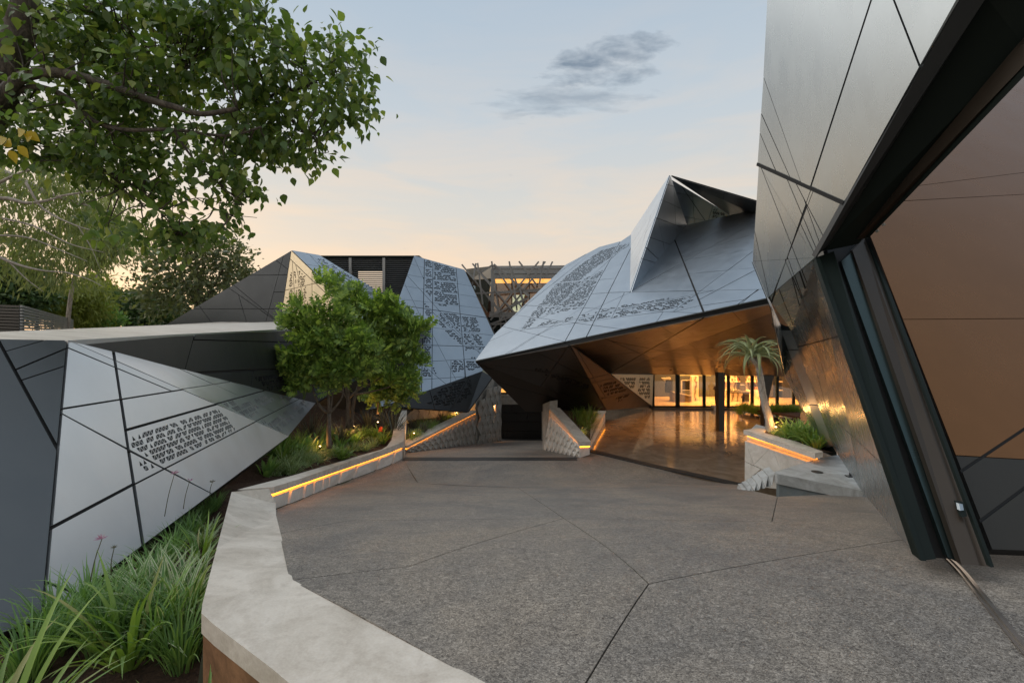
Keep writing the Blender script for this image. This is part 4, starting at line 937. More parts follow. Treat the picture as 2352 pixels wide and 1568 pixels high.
lipt = [(617.7, 1137), (726.5, 1099.3), (815.5, 1068.8), (883, 1045.7), (925.9, 1026.8)]
topt = [(612.8, 1122.3), (718.2, 1090.2), (808.9, 1056.4), (874.8, 1035.8), (929.2, 1012)]
backt = [(560, 1121), (718, 1077), (777.6, 1061.4), (817, 1048), (883, 1030), (897.9, 1016.9), (902, 1005)]
base = [G(*p) for p in bot]
xs_ = [628, 688.6, 764, 809, 843.5, 898, 912.7, 926.7]
lipp = [W(x, tabx(lipt, x), b.y) for x, b in zip(xs_, base)]; topp = [W(x, tabx(topt, x), b.y) for x, b in zip(xs_, base)]
bxs = [545, 670, 745, 790, 825, 876, 889, 899]; bys = [1124, 1092, 1070, 1057, 1046, 1032, 1024, 1010]
backp = [Zp(bx_, by_, t.z) for bx_, by_, t in zip(bxs, bys, topp)]
ledwall(lw, base, lipp, topp, backp, [.10, .22, .33, .45, .56, .66, .76, .86, .94])
# upper run of the coping that climbs towards the back, and its vertical end
ut = [topp[-1], W(931, 975, 17.6), W(934.5, 941.5, 19.4)]; ub = [backp[-1], W(907, 975, 17.6), W(924, 942, 19.4)]
mb = MB()
for i in range(2):
    mb.add([ut[i], ut[i+1], ub[i+1], ub[i]], [(0, 1, 2, 3)])
    zd = Vector((0, 0, -2.2)); mb.add([ut[i], ut[i+1], ut[i+1]+zd, ut[i]+zd], [(0, 1, 2, 3)]); mb.add([ub[i], ub[i+1], ub[i+1]+zd, ub[i]+zd], [(0, 1, 2, 3)])
mb.add([ut[0], ub[0], ub[0]+Vector((0, 0, -.9)), W(927, 1049, 15.9)], [(0, 1, 2, 3)])
mb.out('end_wing', M_CONC, lw)
# ---- soil
so = [(-9, 1.0), (-1.6, 1.0)]+[(p.x-.06, p.y) for p in cout[::-1][1:-1]]+[(p.x-.1, p.y) for p in backp]+[(ub[1].x, ub[1].y), (ub[2].x, ub[2].y), (-4.6, 24), (-9.5, 24)]
V, Fc, _ = cdt_sheet(so, zs, .3)
o = obj('soil', V, Fc, M_SOIL, smooth=True); prop(o, kind='structure')
# ---- ramp side wall, left
rw = empty('ramp_wall', (-3, 20, -4), 'stone wall of raised triangular tiles along the left of the sunken ramp, lit by a light strip', 'wall')
def relief(parent, q, nu, nv, h, mat, name='stone_tile', seed=0, gap=.015, skip=0, inside=None):
    """wedge-shaped triangular tiles on the quad q = (b0, b1, t1, t0)"""
    rr = random.Random(seed); b0, b1, t1, t0 = q
    nrm_ = (b1-b0).cross(t0-b0).normalized()
    if nrm_.dot(CAM-b0) < 0: nrm_ = -nrm_
    f = lambda u, v: (b0.lerp(b1, u)).lerp(t0.lerp(t1, u), v)
    for j in range(nv):
        off = (j % 2)*.5
        for i in range(-1, nu+1):
            for up in (0, 1):
                u0, u1 = (i+off)/nu, (i+1+off)/nu; v0, v1 = j/nv, (j+1)/nv
                if up: tri = [(u0, v0), (u1, v0), ((u0+u1)/2, v1)]
                else: tri = [((u0+u1)/2, v1), (u1, v0), (u1+.5/nu, v1)]
                cu = sum(t[0] for t in tri)/3; cv = sum(t[1] for t in tri)/3
                if cu < .01 or cu > .99 or (inside and not inside(cu, cv)) or rr.random() < skip: continue
                tri = [(max(0, min(1, cu+(t[0]-cu)*(1-gap))), cv+(t[1]-cv)*(1-gap)) for t in tri]
                P = [f(*t) for t in tri]; hi = 2 if up else 1
                hs = [h*(.8 if kk == hi else .25) for kk in range(3)]
                T3 = [p+nrm_*x for p, x in zip(P, hs)]
                MB().add(T3+P, [(0, 1, 2), (0, 3, 4, 1), (1, 4, 5, 2), (2, 5, 3, 0)]).out(name, mat, parent)
rb = [Rm(934.5, 1040), Rm(1020, 1029), Rm(1094.4, 1019.5)]
rl = [W(934.5, 1029.7, rb[0].y), W(1020, 985.8, rb[1].y), W(1094.4, 947.9, rb[2].y)]
rt = [p+Vector((0, 0, .11)) for p in rl]; rbk = [p+Vector((-.42, .1, .02)) for p in rt]
ledwall(rw, rb, rl, rt, rbk, [.04, .10, .17, .24, .31, .38, .46, .54, .62, .70, .78, .86, .94], body=M_STONE, slot_w=.05, panels=False)
a0, a1, t1_, t0_ = rb[0], rb[2], rb[2].lerp(rl[2], .88), rb[0].lerp(rl[0], .88)
o_ = Vector((-.065, .01, 0))
relief(rw, (rb[0]+o_, rb[2]+o_, t1_+o_, t0_+o_), 14, 3, .13, M_STONE, seed=2)
# tall stone wall beside the garage door
sw = empty('garage_front', (-.5, 25, -4.8), 'stone-tiled retaining wall around the dark garage door at the foot of the ramp', 'wall')
e0, e1_ = Rm(1094.4, 1019.5), Rm(1151, 1012)
tA, tB = W(1094.4, 915, e0.y), W(1151, 860, e1_.y)
MB().prism([e0+Vector((0, 0, -.2)), e1_+Vector((0, 0, -.2)), W(1151, 928, e1_.y), W(1151, 862, e1_.y+.0), W(1131, 862, 24.9), W(1092, 925, e0.y)], (-.3, .25, 0)).out('wall_body', M_STONE, sw)
f0, f1 = e0+Vector((.02, -.02, 0)), e1_+Vector((.02, -.02, 0))
relief(sw, (f0, f1, W(1151, 862, e1_.y)+Vector((.02, -.02, 0)), W(1094.4, 880, e0.y)+Vector((.02, -.02, 0))), 5, 7, .11, M_STONE, seed=4, inside=lambda u, v: v < .62+.38*u)
GYD = 26.0
lint = MB().prism([W(1150.6, 904.5, GYD), W(1330, 904.5, GYD), W(1330, 928.6, GYD), W(1150.6, 928.6, GYD)], (0, .5, 0)).out('lintel', M_STONE, sw)
relief(sw, (W(1140, 928, GYD-.02), W(1262, 928, GYD-.02), W(1262, 906, GYD-.02), W(1140, 906, GYD-.02)), 6, 1, .10, M_STONE, seed=6)
MB().prism([W(1133, 904.5, GYD-.1), W(1180, 904.5, GYD-.1), W(1180, 909, GYD-.1), W(1133, 909, GYD-.1)], (0, .3, 0)).out('sill', M_CONC2, sw)
MB().box(tuple(W(1169, 904, GYD+.3)), tuple(W(1330, 840, GYD+.5))).out('wall_body', M_STONE, sw)
MB().box((W(1244.6, 0, GYD).x, GYD-.1, -5.2), (W(1300, 0, GYD).x, GYD+.5, W(0, 904, GYD).z)).out('wall_body', M_STONE, sw)
# window above the door
wn = MB()
x0, x1, z0, z1 = W(1136, 0, GYD).x, W(1170, 0, GYD).x, W(0, 904, GYD).z, W(0, 860, GYD).z
for q in (((x0, z0), (x0+.09, z1)), ((x1-.05, z0), (x1, z1)), ((x0, z0), (x1, z0+.08))): wn.box((q[0][0], GYD-.15, q[0][1]), (q[1][0], GYD-.02, q[1][1]))
wn.out('window_frame', M_FRAME, sw)
MB().box((x0, GYD-.05, z0), (x1, GYD-.03, z1)).out('window_pane', M_GLASS, sw)
MB().box((x0-.1, GYD+1.4, z0-.3), (x1+2, GYD+1.5, z1+.5)).out('room_wall', simple('room_wall_glow', (.42, .28, .17), .6, emit=(1, .5, .2), es=.25), sw)  # wall itself glows faintly in place of warm room light
MB().prism([W(1140, 893, GYD+.8), W(1180, 893, GYD+.8), W(1180, 903, GYD+.6), W(1140, 903, GYD+.6)], (0, .1, 0)).out('lit_cove', E_WARM, sw)
MB().box(tuple(W(1146, 886, GYD+1.0)), tuple(W(1166, 862, GYD+1.05))).out('inner_window', emis('pale_window', (.5, .62, .55), .7), sw)
gd = empty('garage_door', (0, GYD, -4.8), 'closed black sectional garage door at the bottom of the ramp', 'garage door')
gx0, gx1 = W(1151, 0, GYD).x, W(1245, 0, GYD).x; gz0, gz1 = rampz(GYD)-.02, W(0, 928.6, GYD).z
for i in range(4):
    for j in range(3):
        xa = gx0+(gx1-gx0)*j/3+.008; xb = gx0+(gx1-gx0)*(j+1)/3-.008; za = gz0+(gz1-gz0)*i/4+.01; zb_ = gz0+(gz1-gz0)*(i+1)/4-.01
        MB().box((xa, GYD+.16, za), (xb, GYD+.2, zb_)).out('door_panel', metal('door_black', (.03, .028, .026), .4, .3) if i == j == 0 else bpy.data.materials['door_black'], gd)
MB().box((gx0, GYD+.21, gz0), (gx1, GYD+.3, gz1)).out('door_back', M_BACK, gd)
gt = MB().box((gx0, GYD-.35, rampz(GYD-.3)-.02), (gx1, GYD-.15, rampz(GYD-.3)+.03)).out('grate', M_DRAIN, gd)
vt = empty('wall_vent', W(*c(5, 985, 630), 24.2), 'small dark square louvred vent in the stone wall beside the ramp', 'vent')
va, vb = W(*c(5, 972, 600), 23.6), W(*c(5, 1000, 662), 23.9)
for i in range(5): MB().box((va.x, va.y-.12, vb.z+(va.z-vb.z)*i/5+.02), (vb.x, va.y-.09, vb.z+(va.z-vb.z)*(i+.6)/5)).out('slat', M_DARK_SHADED, vt)
MB().box((va.x, va.y-.08, vb.z), (vb.x, va.y-.05, va.z)).out('back_plate', M_BACK, vt)
# ---- V-shaped planter between ramp and terrace
vp = empty('wedge_planter', (2.6, 16, -2.8), 'wedge-shaped concrete planter between the ramp and the glossy floor', 'planter')
vb_ = [W(1331, 1051, 15.75), W(1290, 1045, 17.2), W(1246.5, 1033.5, 18.9)]
vl = [W(1331, 1021, 15.75), W(1297, 981, 17.2), W(1262, 942, 18.5)]
vt_ = [p+Vector((0, 0, .09)) for p in vl]; vbk = [p+Vector((.42, .1, .0)) for p in vt_]
ledwall(vp, vb_, vl, vt_, vbk, [.08, .17, .27, .37, .47, .57, .67, .77, .88], body=M_CONC2, slot_w=.045, out=Vector((-.80, -.6, 0)), panels=False)
o_ = Vector((.055, .045, 0))
relief(vp, (vb_[0]+o_, vb_[2]+o_, vb_[2].lerp(vl[2], .88)+o_, vb_[0].lerp(vl[0], .88)+o_), 9, 3, .12, M_CONC2, seed=9)
MB().prism([vb_[2]+Vector((0, 0, -.2)), vl[2], W(1263, 921, 18.9), W(1246.5, 928, 19.3)], (.35, .3, 0)).out('end_wall', M_STONE, vp)
wb_ = [Fl(1355, 1037), Fl(1372, 1001), Fl(1392, 966)]
wl_ = [W(1357, 1020, wb_[0].y), W(1373, 984, wb_[1].y), W(1392, 946, wb_[2].y)]
wt_ = [p+Vector((0, 0, .09)) for p in wl_]; wk_ = [p+Vector((-.5, .15, 0)) for p in wt_]
ledwall(vp, wb_, wl_, wt_, wk_, [.08, .18, .28, .38, .5, .62, .74, .87], body=M_CONC2, slot_w=.05, out=Vector((.9, -.3, 0)))
blk = [W(1331.5, 1025, 15.7), W(1354.5, 1025, 15.85), W(1354.5, 1043.5, 15.85), W(1331.5, 1051, 15.7)]
MB().prism(blk, (0, .5, 0)).out('end_block', M_CONC2, vp)
MB().prism([W(1332, 1024.8, 15.68), W(1355, 1023.5, 15.83), W(1355, 1026, 15.83), W(1332, 1027.2, 15.68)], (0, .02, 0)).out('light_strip', E_LED, vp)
MB().prism([W(1330.5, 1014, 15.6), W(1357, 1014, 15.75), W(1357, 1023.4, 15.75), W(1331, 1024.5, 15.6)], (0, .5, 0)).out('coping', M_CONC, vp)
sv_ = [vt_[0]+Vector((.1, .2, -.06)), W(1357, 1014, 16.2)+Vector((-.05, 0, -.06)), wt_[2]+Vector((-.2, 0, -.06)), W(1370, 946, 22.5), W(1262, 945, 21.5), vt_[2]+Vector((.2, 0, -.06))]
obj('soil_bed', sv_, [list(range(len(sv_)))], M_SOIL, vp)
MB().prism([W(1262, 921, 20.5), W(1330, 930, 20.8), W(1372, 940, 20.9), W(1372, 965, 20.9), W(1262, 965, 20.5)], (0, .3, 0)).out('rear_wall', M_STONE, vp)
# ---- planting bed left of the ramp under the perforated wing
bd = [rbk[0]+Vector((0, 0, -.05)), rbk[1]+Vector((0, 0, -.05)), rbk[2]+Vector((0, 0, -.05)), W(1090, 946, 25.5), W(928, 955, 23), W(930, 1000, 18.2)]
o = obj('soil', bd, [list(range(6))], M_SOIL); prop(o, kind='structure')
rc = empty('recess_wall', W(1000, 965, 23), 'dim brown stone wall under the overhang of the perforated wing', 'wall')
qa = [W(926, 968, 21.5), W(1098, 955, 25.5), W(1098, 930, 25.5), W(926, 925, 21.5)]
MB().prism(qa, (0, .3, 0)).out('wall_body', M_STONE, rc)
relief(rc, tuple(p+Vector((0, -.03, 0)) for p in qa), 8, 2, .08, M_STONE, seed=12)
# ---- right planter with the aloe
ap = empty('aloe_planter', (6.5, 12.5, -2.8), 'pale angular concrete planter with an orange light strip holding the aloe tree', 'planter')
pz = -1.22
pl_ = [Zp(1707.8, 986.8, pz), Zp(1871.9, 1040.6, pz), Zp(1889.8, 1036.5, pz), Zp(1828, 1013, pz), Zp(1790, 1003, pz), Zp(1754, 992.8, pz), Zp(1764, 980, pz)]
k = len(pl_); bp = [p-Vector((0, 0, .13)) for p in pl_]
V = pl_+bp; ov, _, of, *_ = delaunay_2d_cdt([Vector((p.x, p.y)) for p in pl_], [], [list(range(k))], 1, 1e-6, False)
of = [f for f in of if inpoly((ov[f[0]]+ov[f[1]]+ov[f[2]])/3, [Vector((p.x, p.y)) for p in pl_])]
tp_ = [Vector((p.x, p.y, pz)) for p in ov]; MB().add(tp_, of).add(V, [(i, (i+1) % k, k+(i+1) % k, k+i) for i in range(k)]).add([Vector((p.x, p.y, pz-.13)) for p in ov], of).out('coping', M_CONC, ap)
A_ = W(1713.8, 998, 13.0); A2 = Vector((A_.x, A_.y, -2.85)); B_ = W(1873, 1050, 10.9)
MB().prism([A_+Vector((.09, .12, .02)), B_+Vector((.09, .12, .02)), B_+Vector((.09, .12, -.9)), A2+Vector((.09, .12, 0))], (.9, 1.2, 0)).out('wall_body', M_CONC2, ap)
PA = Plane(A_, A2, B_)
a1 = A_.lerp(B_, 0)+Vector((.06, .04, -.035)); b1 = B_+Vector((.06, .04, -.035))
MB().bar(a1, b1, .03, .03).out('light_strip', E_LED, ap)
fp = [PA.hit(*c(11, 622, 372)), PA.hit(*c(11, 606, 650)), PA.hit(*c(11, 618, 985)), PA.hit(1782, 1084), PA.hit(1858, 1060), PA.hit(*c(11, 1450, 650))]
facet('face_slab', ap, [fp[0], fp[2], fp[4], fp[5]][0:3]+[fp[5]], M_CONC2, back=M_CONC2, pname='stone_panel', seams=sm(11, (560, 625, 760, 715, .02, 1), (560, 1000, 835, 760, .03), (600, 300, 745, 700, .008), (745, 700, 960, 470, .008), (960, 440, 970, 640, .012), (970, 640, 1000, 800, .012), (1000, 480, 1095, 760, .008), (835, 760, 950, 810, .008)), gap=.008, thick=.05, depth=.08)
# ---- service slab
sl = empty('entry_slab', (6.8, 10, -1.7), 'raised grey concrete slab at the foot of the gateway wing beside the aloe planter', 'slab')
zS = -1.5
ps = [Zp(1778.7, 1083.4, zS), Zp(1785.6, 1087.5, zS), Zp(1983, 1127, zS), Zp(2010, 1110, zS), Zp(1960, 1046, zS), Zp(1925, 1044, zS), Zp(1872, 1054.5, zS)]
MB().prism(ps, (0, 0, -.22)).out('slab_top', M_SLAB, sl)
ctr = sum(ps, Vector())/len(ps)
pi_ = [ctr+(p-ctr)*.965 for p in ps]
MB().prism([p-Vector((0, 0, .222)) for p in pi_], (0, 0, -1.2)).out('slab_base', concrete('blue_grey_render', (.17, .20, .21), 1.5, .8), sl)
pk = cl(11, (990, 795), (905, 842), (822, 890), (750, 938), (678, 985), (610, 1018), (558, 1045))
for i in range(6):
    p0, p1 = pk[i], pk[i+1]; yb = c(11, 0, 975+i*22)[1]; Y0 = 10.2+.08*i
    MB().prism([W(p0[0]+2, p0[1]+1, Y0+.12), W(p1[0]+1, p1[1]-2, Y0+.22), W((p0[0]+p1[0])/2+3, yb+2, Y0-.04)], (.10, .40, 0)).prism([W(p1[0]+1, p1[1]+1, Y0+.2), W((p0[0]+p1[0])/2+2, yb+3, Y0), W(p1[0]-1, yb+4, Y0+.15)], (.10, .40, 0)).out('step_wedge', M_SLAB, sl)
cv = Zp(1877, 1083.5, zS); o = MB().lathe(cv, [(.115, 0), (.115, .006), (.09, .007), (.02, .006)], 20).out('access_cover', M_DRAIN); prop(o, 'small round dark cover set in the grey slab by the aloe planter', 'cover')
hb = empty('hinge_bracket', Zp(1954, 1095, zS), 'small dark metal bracket on the slab at the foot of the polished wall', 'bracket')
hc = Zp(1952, 1094, zS); MB().box((hc.x-.07, hc.y-.06, zS), (hc.x+.09, hc.y+.06, zS+.02)).box((hc.x+.02, hc.y-.04, zS+.02), (hc.x+.08, hc.y+.05, zS+.07)).out('plate', M_DARK_SHADED, hb)
o = obj('soil', [Zp(1756, 992, -1.27), Zp(1790, 1002, -1.27), Zp(1830, 1013, -1.27), Zp(1893, 1037, -1.27), Zp(1925, 1040, -1.35), Zp(1900, 1005, -1.27), Zp(1765, 978, -1.27)], [list(range(7))], M_SOIL); prop(o, kind='structure')
# ---- glass front of the library
gl = empty('glass_front', (11, 25.2, -2.75), 'long row of dark-framed glass doors with the lit library behind', 'glass wall')
YG = 25.2; zf_ = -2.72; zc = -.88
def X10(x, Y=YG): return W(c(10, x, 0)[0], 0, Y).x
def Z10(y, Y=YG): return W(0, c(10, 0, y)[1], Y).z
fr = [(318, 344), (600, 640), (918, 945), (1205, 1230), (1485, 1510), (1780, 1803), (1975, 1995)]
for a, b in fr: MB().box((X10(a), YG-.06, zf_), (X10(b), YG+.10, zc)).out('frame_post', M_FRAME, gl)
for (a0_, b0_), (a1_, b1_) in zip(fr, fr[1:]):
    MB().box((X10(b0_), YG, zf_+.02), (X10(a1_), YG+.015, zc)).out('glass_pane', M_GLASS, gl)
    MB().box((X10(b0_), YG-.04, zf_), (X10(a1_), YG+.06, zf_+.05)).out('bottom_rail', M_FRAME, gl)
MB().box((X10(250), YG+.11, zc), (18, YG+.25, 2.2)).out('header', M_DARKC, gl)
MB().box((X10(300), YG-.5, FZ), (X10(2100), YG+.2, zf_-.003)).out('threshold', M_DARKC, gl)
MB().box((2.6, 26.0, -2.85), (X10(300), 26.3, 1.0)).out('side_wall', M_DARKC, gl)
lib = empty('library_room', (11, 28, -2.75), 'lit library room with marble shelves behind the glass doors', 'room')
MB().box((X10(250)-.5, YG+.2, zf_-.2), (17.5, 29.5, zf_)).out('floor', M_WARMFLOOR, lib)
MB().box((X10(250)-.5, YG+.2, .2), (17.5, 29.5, .3)).out('ceiling', simple('warm_ceiling_paint', (.5, .42, .32), .7), lib)
YB = 28.4
MB().box((X10(1190, YB), YB+.5, zf_), (17.5, YB+.6, .2)).out('rear_wall', M_MARB, lib)
MB().box((17.3, YG, zf_), (17.5, YB+.6, .2)).out('side_wall', M_DARKROOM, lib)
MB().box((X10(200), YB+.5, zf_), (X10(1190, YB), YB+.6, .2)).out('rear_wall', M_DARKROOM, lib)
MB().box((X10(300)-.2, YG+.1, zf_), (X10(300), YB+.6, .2)).out('side_wall', M_DARKROOM, lib)
M_SHB = simple('shelf_dark', (.05, .045, .04), .4)
# dark piers between the lit niches and shelves
for a, b in ((1360, 1420), (1607, 1745), (1778, 1803), (1860, 1990)): MB().box((X10(a, YB), YB, zf_), (X10(b, YB), YB+.45, .1)).out('pier', M_SHB, lib)
for y in (372, 474):
    for a, b in ((1195, 1360), (1420, 1607), (1803, 1860)): MB().box((X10(a, YB), YB+.05, Z10(y+4, YB)), (X10(b, YB), YB+.5, Z10(y-4, YB))).out('shelf', M_MARB, lib)
MB().box((X10(1195, YB), YB-.05, zf_), (X10(1607, YB), YB+.45, Z10(480, YB))).out('cabinet', M_MARB, lib)
for a, b in ((1195, 1360), (1420, 1607), (1803, 1860)):
    MB().box((X10(a, YB), YB+.38, Z10(372+10, YB)), (X10(b, YB), YB+.42, Z10(372+4, YB))).out('shelf_light', E_LED, lib)
    MB().box((X10(a, YB), YB+.38, Z10(300, YB)), (X10(b, YB), YB+.42, Z10(290, YB))).out('shelf_light', E_LED, lib)
MB().box((X10(640), YG+.5, Z10(312)), (X10(1060), YG+.56, Z10(296))).out('cove_light', emis('cove', (1, .5, .1), 1.5), lib)
bcol = [simple('book_'+n_, c_, .6) for n_, c_ in (('red', (.35, .04, .02)), ('dark', (.05, .03, .03)), ('tan', (.4, .25, .12)), ('cream', (.6, .5, .4)), ('brown', (.16, .07, .03)))]
rr = random.Random(3)
for (xa, xb, yb) in ((1232, 1352, 368), (1424, 1484, 368), (1514, 1535, 368), (1514, 1600, 470), (1720, 1742, 470)):
    x = xa
    while x < xb:
        w = rr.uniform(4, 8); h = rr.uniform(24, 36)
        o = MB().box((X10(x, YB), YB+.1, Z10(yb, YB)), (X10(x+w*.9, YB), YB+.3, Z10(yb-h, YB))).out('book', rr.choice(bcol)); prop(o, 'small upright book standing on the lit marble library shelves', 'book', 'books on the library shelves'); x += w
# desk, lamp, statues, ladder, counter
dk = empty('desk', (X10(1350, 27.2), 27.2, zf_), 'marble and dark wood desk in front of the library shelves', 'desk')
MB().box((X10(1235, 27), 26.9, Z10(502, 27)), (X10(1465, 27), 27.5, Z10(490, 27))).out('desk_top', M_SHB, dk)
MB().box((X10(1240, 27), 27.0, zf_), (X10(1385, 27), 27.4, Z10(503, 27))).out('front_panel', M_MARB, dk)
MB().box((X10(1388, 27), 27.0, zf_), (X10(1462, 27), 27.4, Z10(503, 27))).out('side_panel', M_SHB, dk)
for xx, ww, hh in ((1250, 30, 40), (1300, 26, 50), (1335, 24, 34)):
    o = empty('picture_frame', (X10(xx, 27.3), 27.3, Z10(489, 27)), {1250: 'left small photo frame on the desk top', 1300: 'taller photo frame in the middle of the desk top', 1335: 'right small photo frame on the desk top'}[xx], 'frame')
    MB().box((X10(xx-ww/2, 27.3), 27.28, Z10(489, 27)), (X10(xx+ww/2, 27.3), 27.31, Z10(489-hh, 27.3))).out('border', M_SHB, o); MB().box((X10(xx-ww/2+5, 27.3), 27.27, Z10(484, 27)), (X10(xx+ww/2-5, 27.3), 27.279, Z10(489-hh+5, 27.3))).out('picture', M_WHITE, o)
lp = empty('desk_lamp', (X10(1385, 27.1), 27.1, Z10(489, 27)), 'thin desk lamp with a flat tilted shade at the right of the desk', 'lamp')
MB().tube([(X10(1387, 27.1), 27.1, Z10(489, 27)), (X10(1390, 27.1), 27.1, Z10(440, 27)), (X10(1378, 27.1), 27.1, Z10(412, 27))], .012, 6).out('stand', M_SHB, lp)
MB().box((X10(1360, 27.1), 27.02, Z10(418, 27)), (X10(1402, 27.1), 27.18, Z10(408, 27))).out('shade', M_ALU_PALE, lp)
def figure(name, x, Y, zb_, h, mat, label, cat, arms):
    root = empty(name, (x, Y, zb_), label, cat)
    me = bpy.data.meshes.new('body'); 
    P = [(0, 0, .50), (0, 0, .62), (0, 0, .78), (0, 0, .86), (0, 0, .90), (0, 0, .97), (-.06, 0, .47), (-.06, 0, .26), (-.06, 0, .03), (-.06, -.05, .01), (.06, 0, .47), (.06, 0, .26), (.06, 0, .03), (.06, -.05, .01),
         (-.11, 0, .80), (-.15, -.01, .66)]+[arms[0]]+[(.11, 0, .80), (.15, -.01, .66)]+[arms[1]]
    E = [(0, 1), (1, 2), (2, 3), (3, 4), (4, 5), (0, 6), (6, 7), (7, 8), (8, 9), (0, 10), (10, 11), (11, 12), (12, 13), (2, 14), (14, 15), (15, 16), (2, 17), (17, 18), (18, 19)]
    me.from_pydata([(a*h, b*h, z*h) for a, b, z in P], E, [])
    o = bpy.data.objects.new('body', me); COL.objects.link(o); o.parent = root; me.materials.append(mat)
    m = o.modifiers.new('skin', 'SKIN'); rs_ = [.085, .08, .095, .04, .06, .055, .06, .042, .03, .025, .06, .042, .03, .025, .04, .032, .025, .04, .032, .025]
    for v, r in zip(me.skin_vertices[0].data, rs_): v.radius = (r*h, r*h)
    me.skin_vertices[0].data[0].use_root = True
    s_ = o.modifiers.new('sub', 'SUBSURF'); s_.levels = s_.render_levels = 1
    return root
M_STAT = simple('bronze_statue', (.14, .07, .03), .35, .6)
st_ = Z10(535)
figure('statue', X10(1050), YG-.35, W(0, c(10, 0, 640)[1], YG-.35).z, 1.22, M_STAT, 'bronze standing statue with folded arms on a white plinth before the glass', 'statue', [(-.02, -.08, .70), (.02, -.08, .72)])
o = MB().box((X10(992), YG-.62, FZ), (X10(1108), YG-.2, Z10(638))).out('plinth', M_WHITE); prop(o, 'low white plinth under the bronze statue by the glass doors', 'plinth')
figure('statue', X10(1358), YG-.3, W(0, c(10, 0, 648)[1], YG-.3).z, .62, M_SHB, 'small dark child-like statue holding a staff outside the library glass', 'statue', [(-.22, -.05, .70), (.16, -.02, .50)])
ld = empty('library_ladder', (X10(1550, 28.2), 28.2, zf_), 'thin dark ladder leaning on the library shelves', 'ladder')
for x0_, x1_ in ((1535, 1560), (1583, 1606)): MB().bar((X10(x0_, 28.2), 28.25, Z10(300, 28)), (X10(x1_, 28.2), 27.8, zf_+.05), .03, .03).out('rail', M_SHB, ld)
for i in range(8):
    t = (i+.5)/8; MB().bar((X10(1535+25*t, 28.1), 28.2-.4*t, Z10(300+280*t, 28)), (X10(1583+23*t, 28.1), 28.2-.4*t, Z10(300+280*t, 28)), .02, .02).out('rung', M_SHB, ld)
kc = empty('counter', (X10(720, 27), 27, zf_), 'white angular kitchen counter behind the left glass doors', 'counter')
MB().prism([W(*c(10, 565, 492), 26.8), W(*c(10, 785, 540), 26.8), W(*c(10, 785, 665), 26.8), W(*c(10, 565, 665), 26.8)], (0, .6, 0)).out('counter_body', simple('taupe_counter', (.16, .13, .10), .4), kc)
MB().bar(W(*c(10, 563, 491), 26.8), W(*c(10, 786, 540), 26.8), .1, .06).out('counter_top', M_WHITE, kc)
MB().box(tuple(W(*c(10, 785, 640), 27.2)), tuple(W(*c(10, 842, 300), 27.5))).out('marble_column', M_MARB, kc)
fi = empty('fireplace_frame', (X10(725, 27.6), 27.6, zf_), 'pale rectangular frame around a black panel behind the second glass door', 'frame')
for a, b, c_, d_2 in ((662, 350, 670, 520), (772, 350, 780, 520), (662, 350, 780, 358), (662, 466, 780, 474)): MB().box(tuple(W(*c(10, a, d_2), 27.7)), tuple(W(*c(10, c_, b), 27.75))).out('frame_bar', M_WHITE, fi)
MB().box(tuple(W(*c(10, 672, 466), 27.8)), tuple(W(*c(10, 770, 358), 27.85))).out('panel', M_BACK, fi)
ct_ = empty('cutout_block', (X10(500, 27.5), 27.5, zf_), 'white folded block above the dark panel behind the first glass door', 'cabinet')
MB().prism([W(*c(10, 437, 330), 27.4), W(*c(10, 540, 322), 27.4), W(*c(10, 540, 395), 27.4), W(*c(10, 480, 390), 27.4)], (0, .2, 0)).out('white_block', M_WHITE, ct_)
MB().prism([W(*c(10, 484, 350), 27.3), W(*c(10, 560, 350), 27.3), W(*c(10, 560, 500), 27.3), W(*c(10, 484, 500), 27.3)], (0, .2, 0)).out('dark_block', M_BACK, ct_)
# ---- lamps of the place
def arealamp(name, loc, tgt, sx, sy, e, col=(1, .42, .11)):
    d = bpy.data.lights.new(name, 'AREA'); d.shape = 'RECTANGLE'; d.size = sx; d.size_y = sy; d.energy = e; d.color = col
    o = bpy.data.objects.new(name, d); COL.objects.link(o); o.location = loc; o.rotation_euler = (Vector(tgt)-Vector(loc)).to_track_quat('-Z', 'Y').to_euler(); return o
def pointlamp(name, loc, e, r=.05, col=(1, .46, .13)):
    d = bpy.data.lights.new(name, 'POINT'); d.energy = e; d.shadow_soft_size = r; d.color = col
    o = bpy.data.objects.new(name, d); COL.objects.link(o); o.location = loc; return o
arealamp('library_ceiling_light', (13.2, 27.0, .1), (13.2, 27.0, -3), 6, 2.5, 1500)
arealamp('hall_ceiling_light', (9.6, 27.2, .1), (9.6, 26.6, -3), 3, 1.2, 120)
arealamp('link_ceiling_light', (1.5, 31.5, 5.4), (1.5, 31.0, 0), 6, 1.0, 60)
def spot(name, loc, tgt, e, ang=100, col=(1, .44, .12)):
    d = bpy.data.lights.new(name, 'SPOT'); d.energy = e; d.spot_size = R(ang); d.spot_blend = .9; d.shadow_soft_size = .04; d.color = col
    o = bpy.data.objects.new(name, d); COL.objects.link(o); o.location = loc; o.rotation_euler = (Vector(tgt)-Vector(loc)).to_track_quat('-Z', 'Y').to_euler(); return o
def garden_lamp(p, e, label, up=(0, 0, 1)):
    r = empty('garden_uplight', p, label, 'light')
    MB().lathe(p, [(.02, 0), (.03, .04), (.032, .09)], 10).out('housing', M_FRAME, r)
    MB().lathe(Vector(p)+Vector((0, 0, .092)), [(.024, 0), (.024, .01)], 10).out('lens', E_LAMP, r)
    pointlamp('uplight', Vector(p)+Vector((0, -.05, .22)), e)
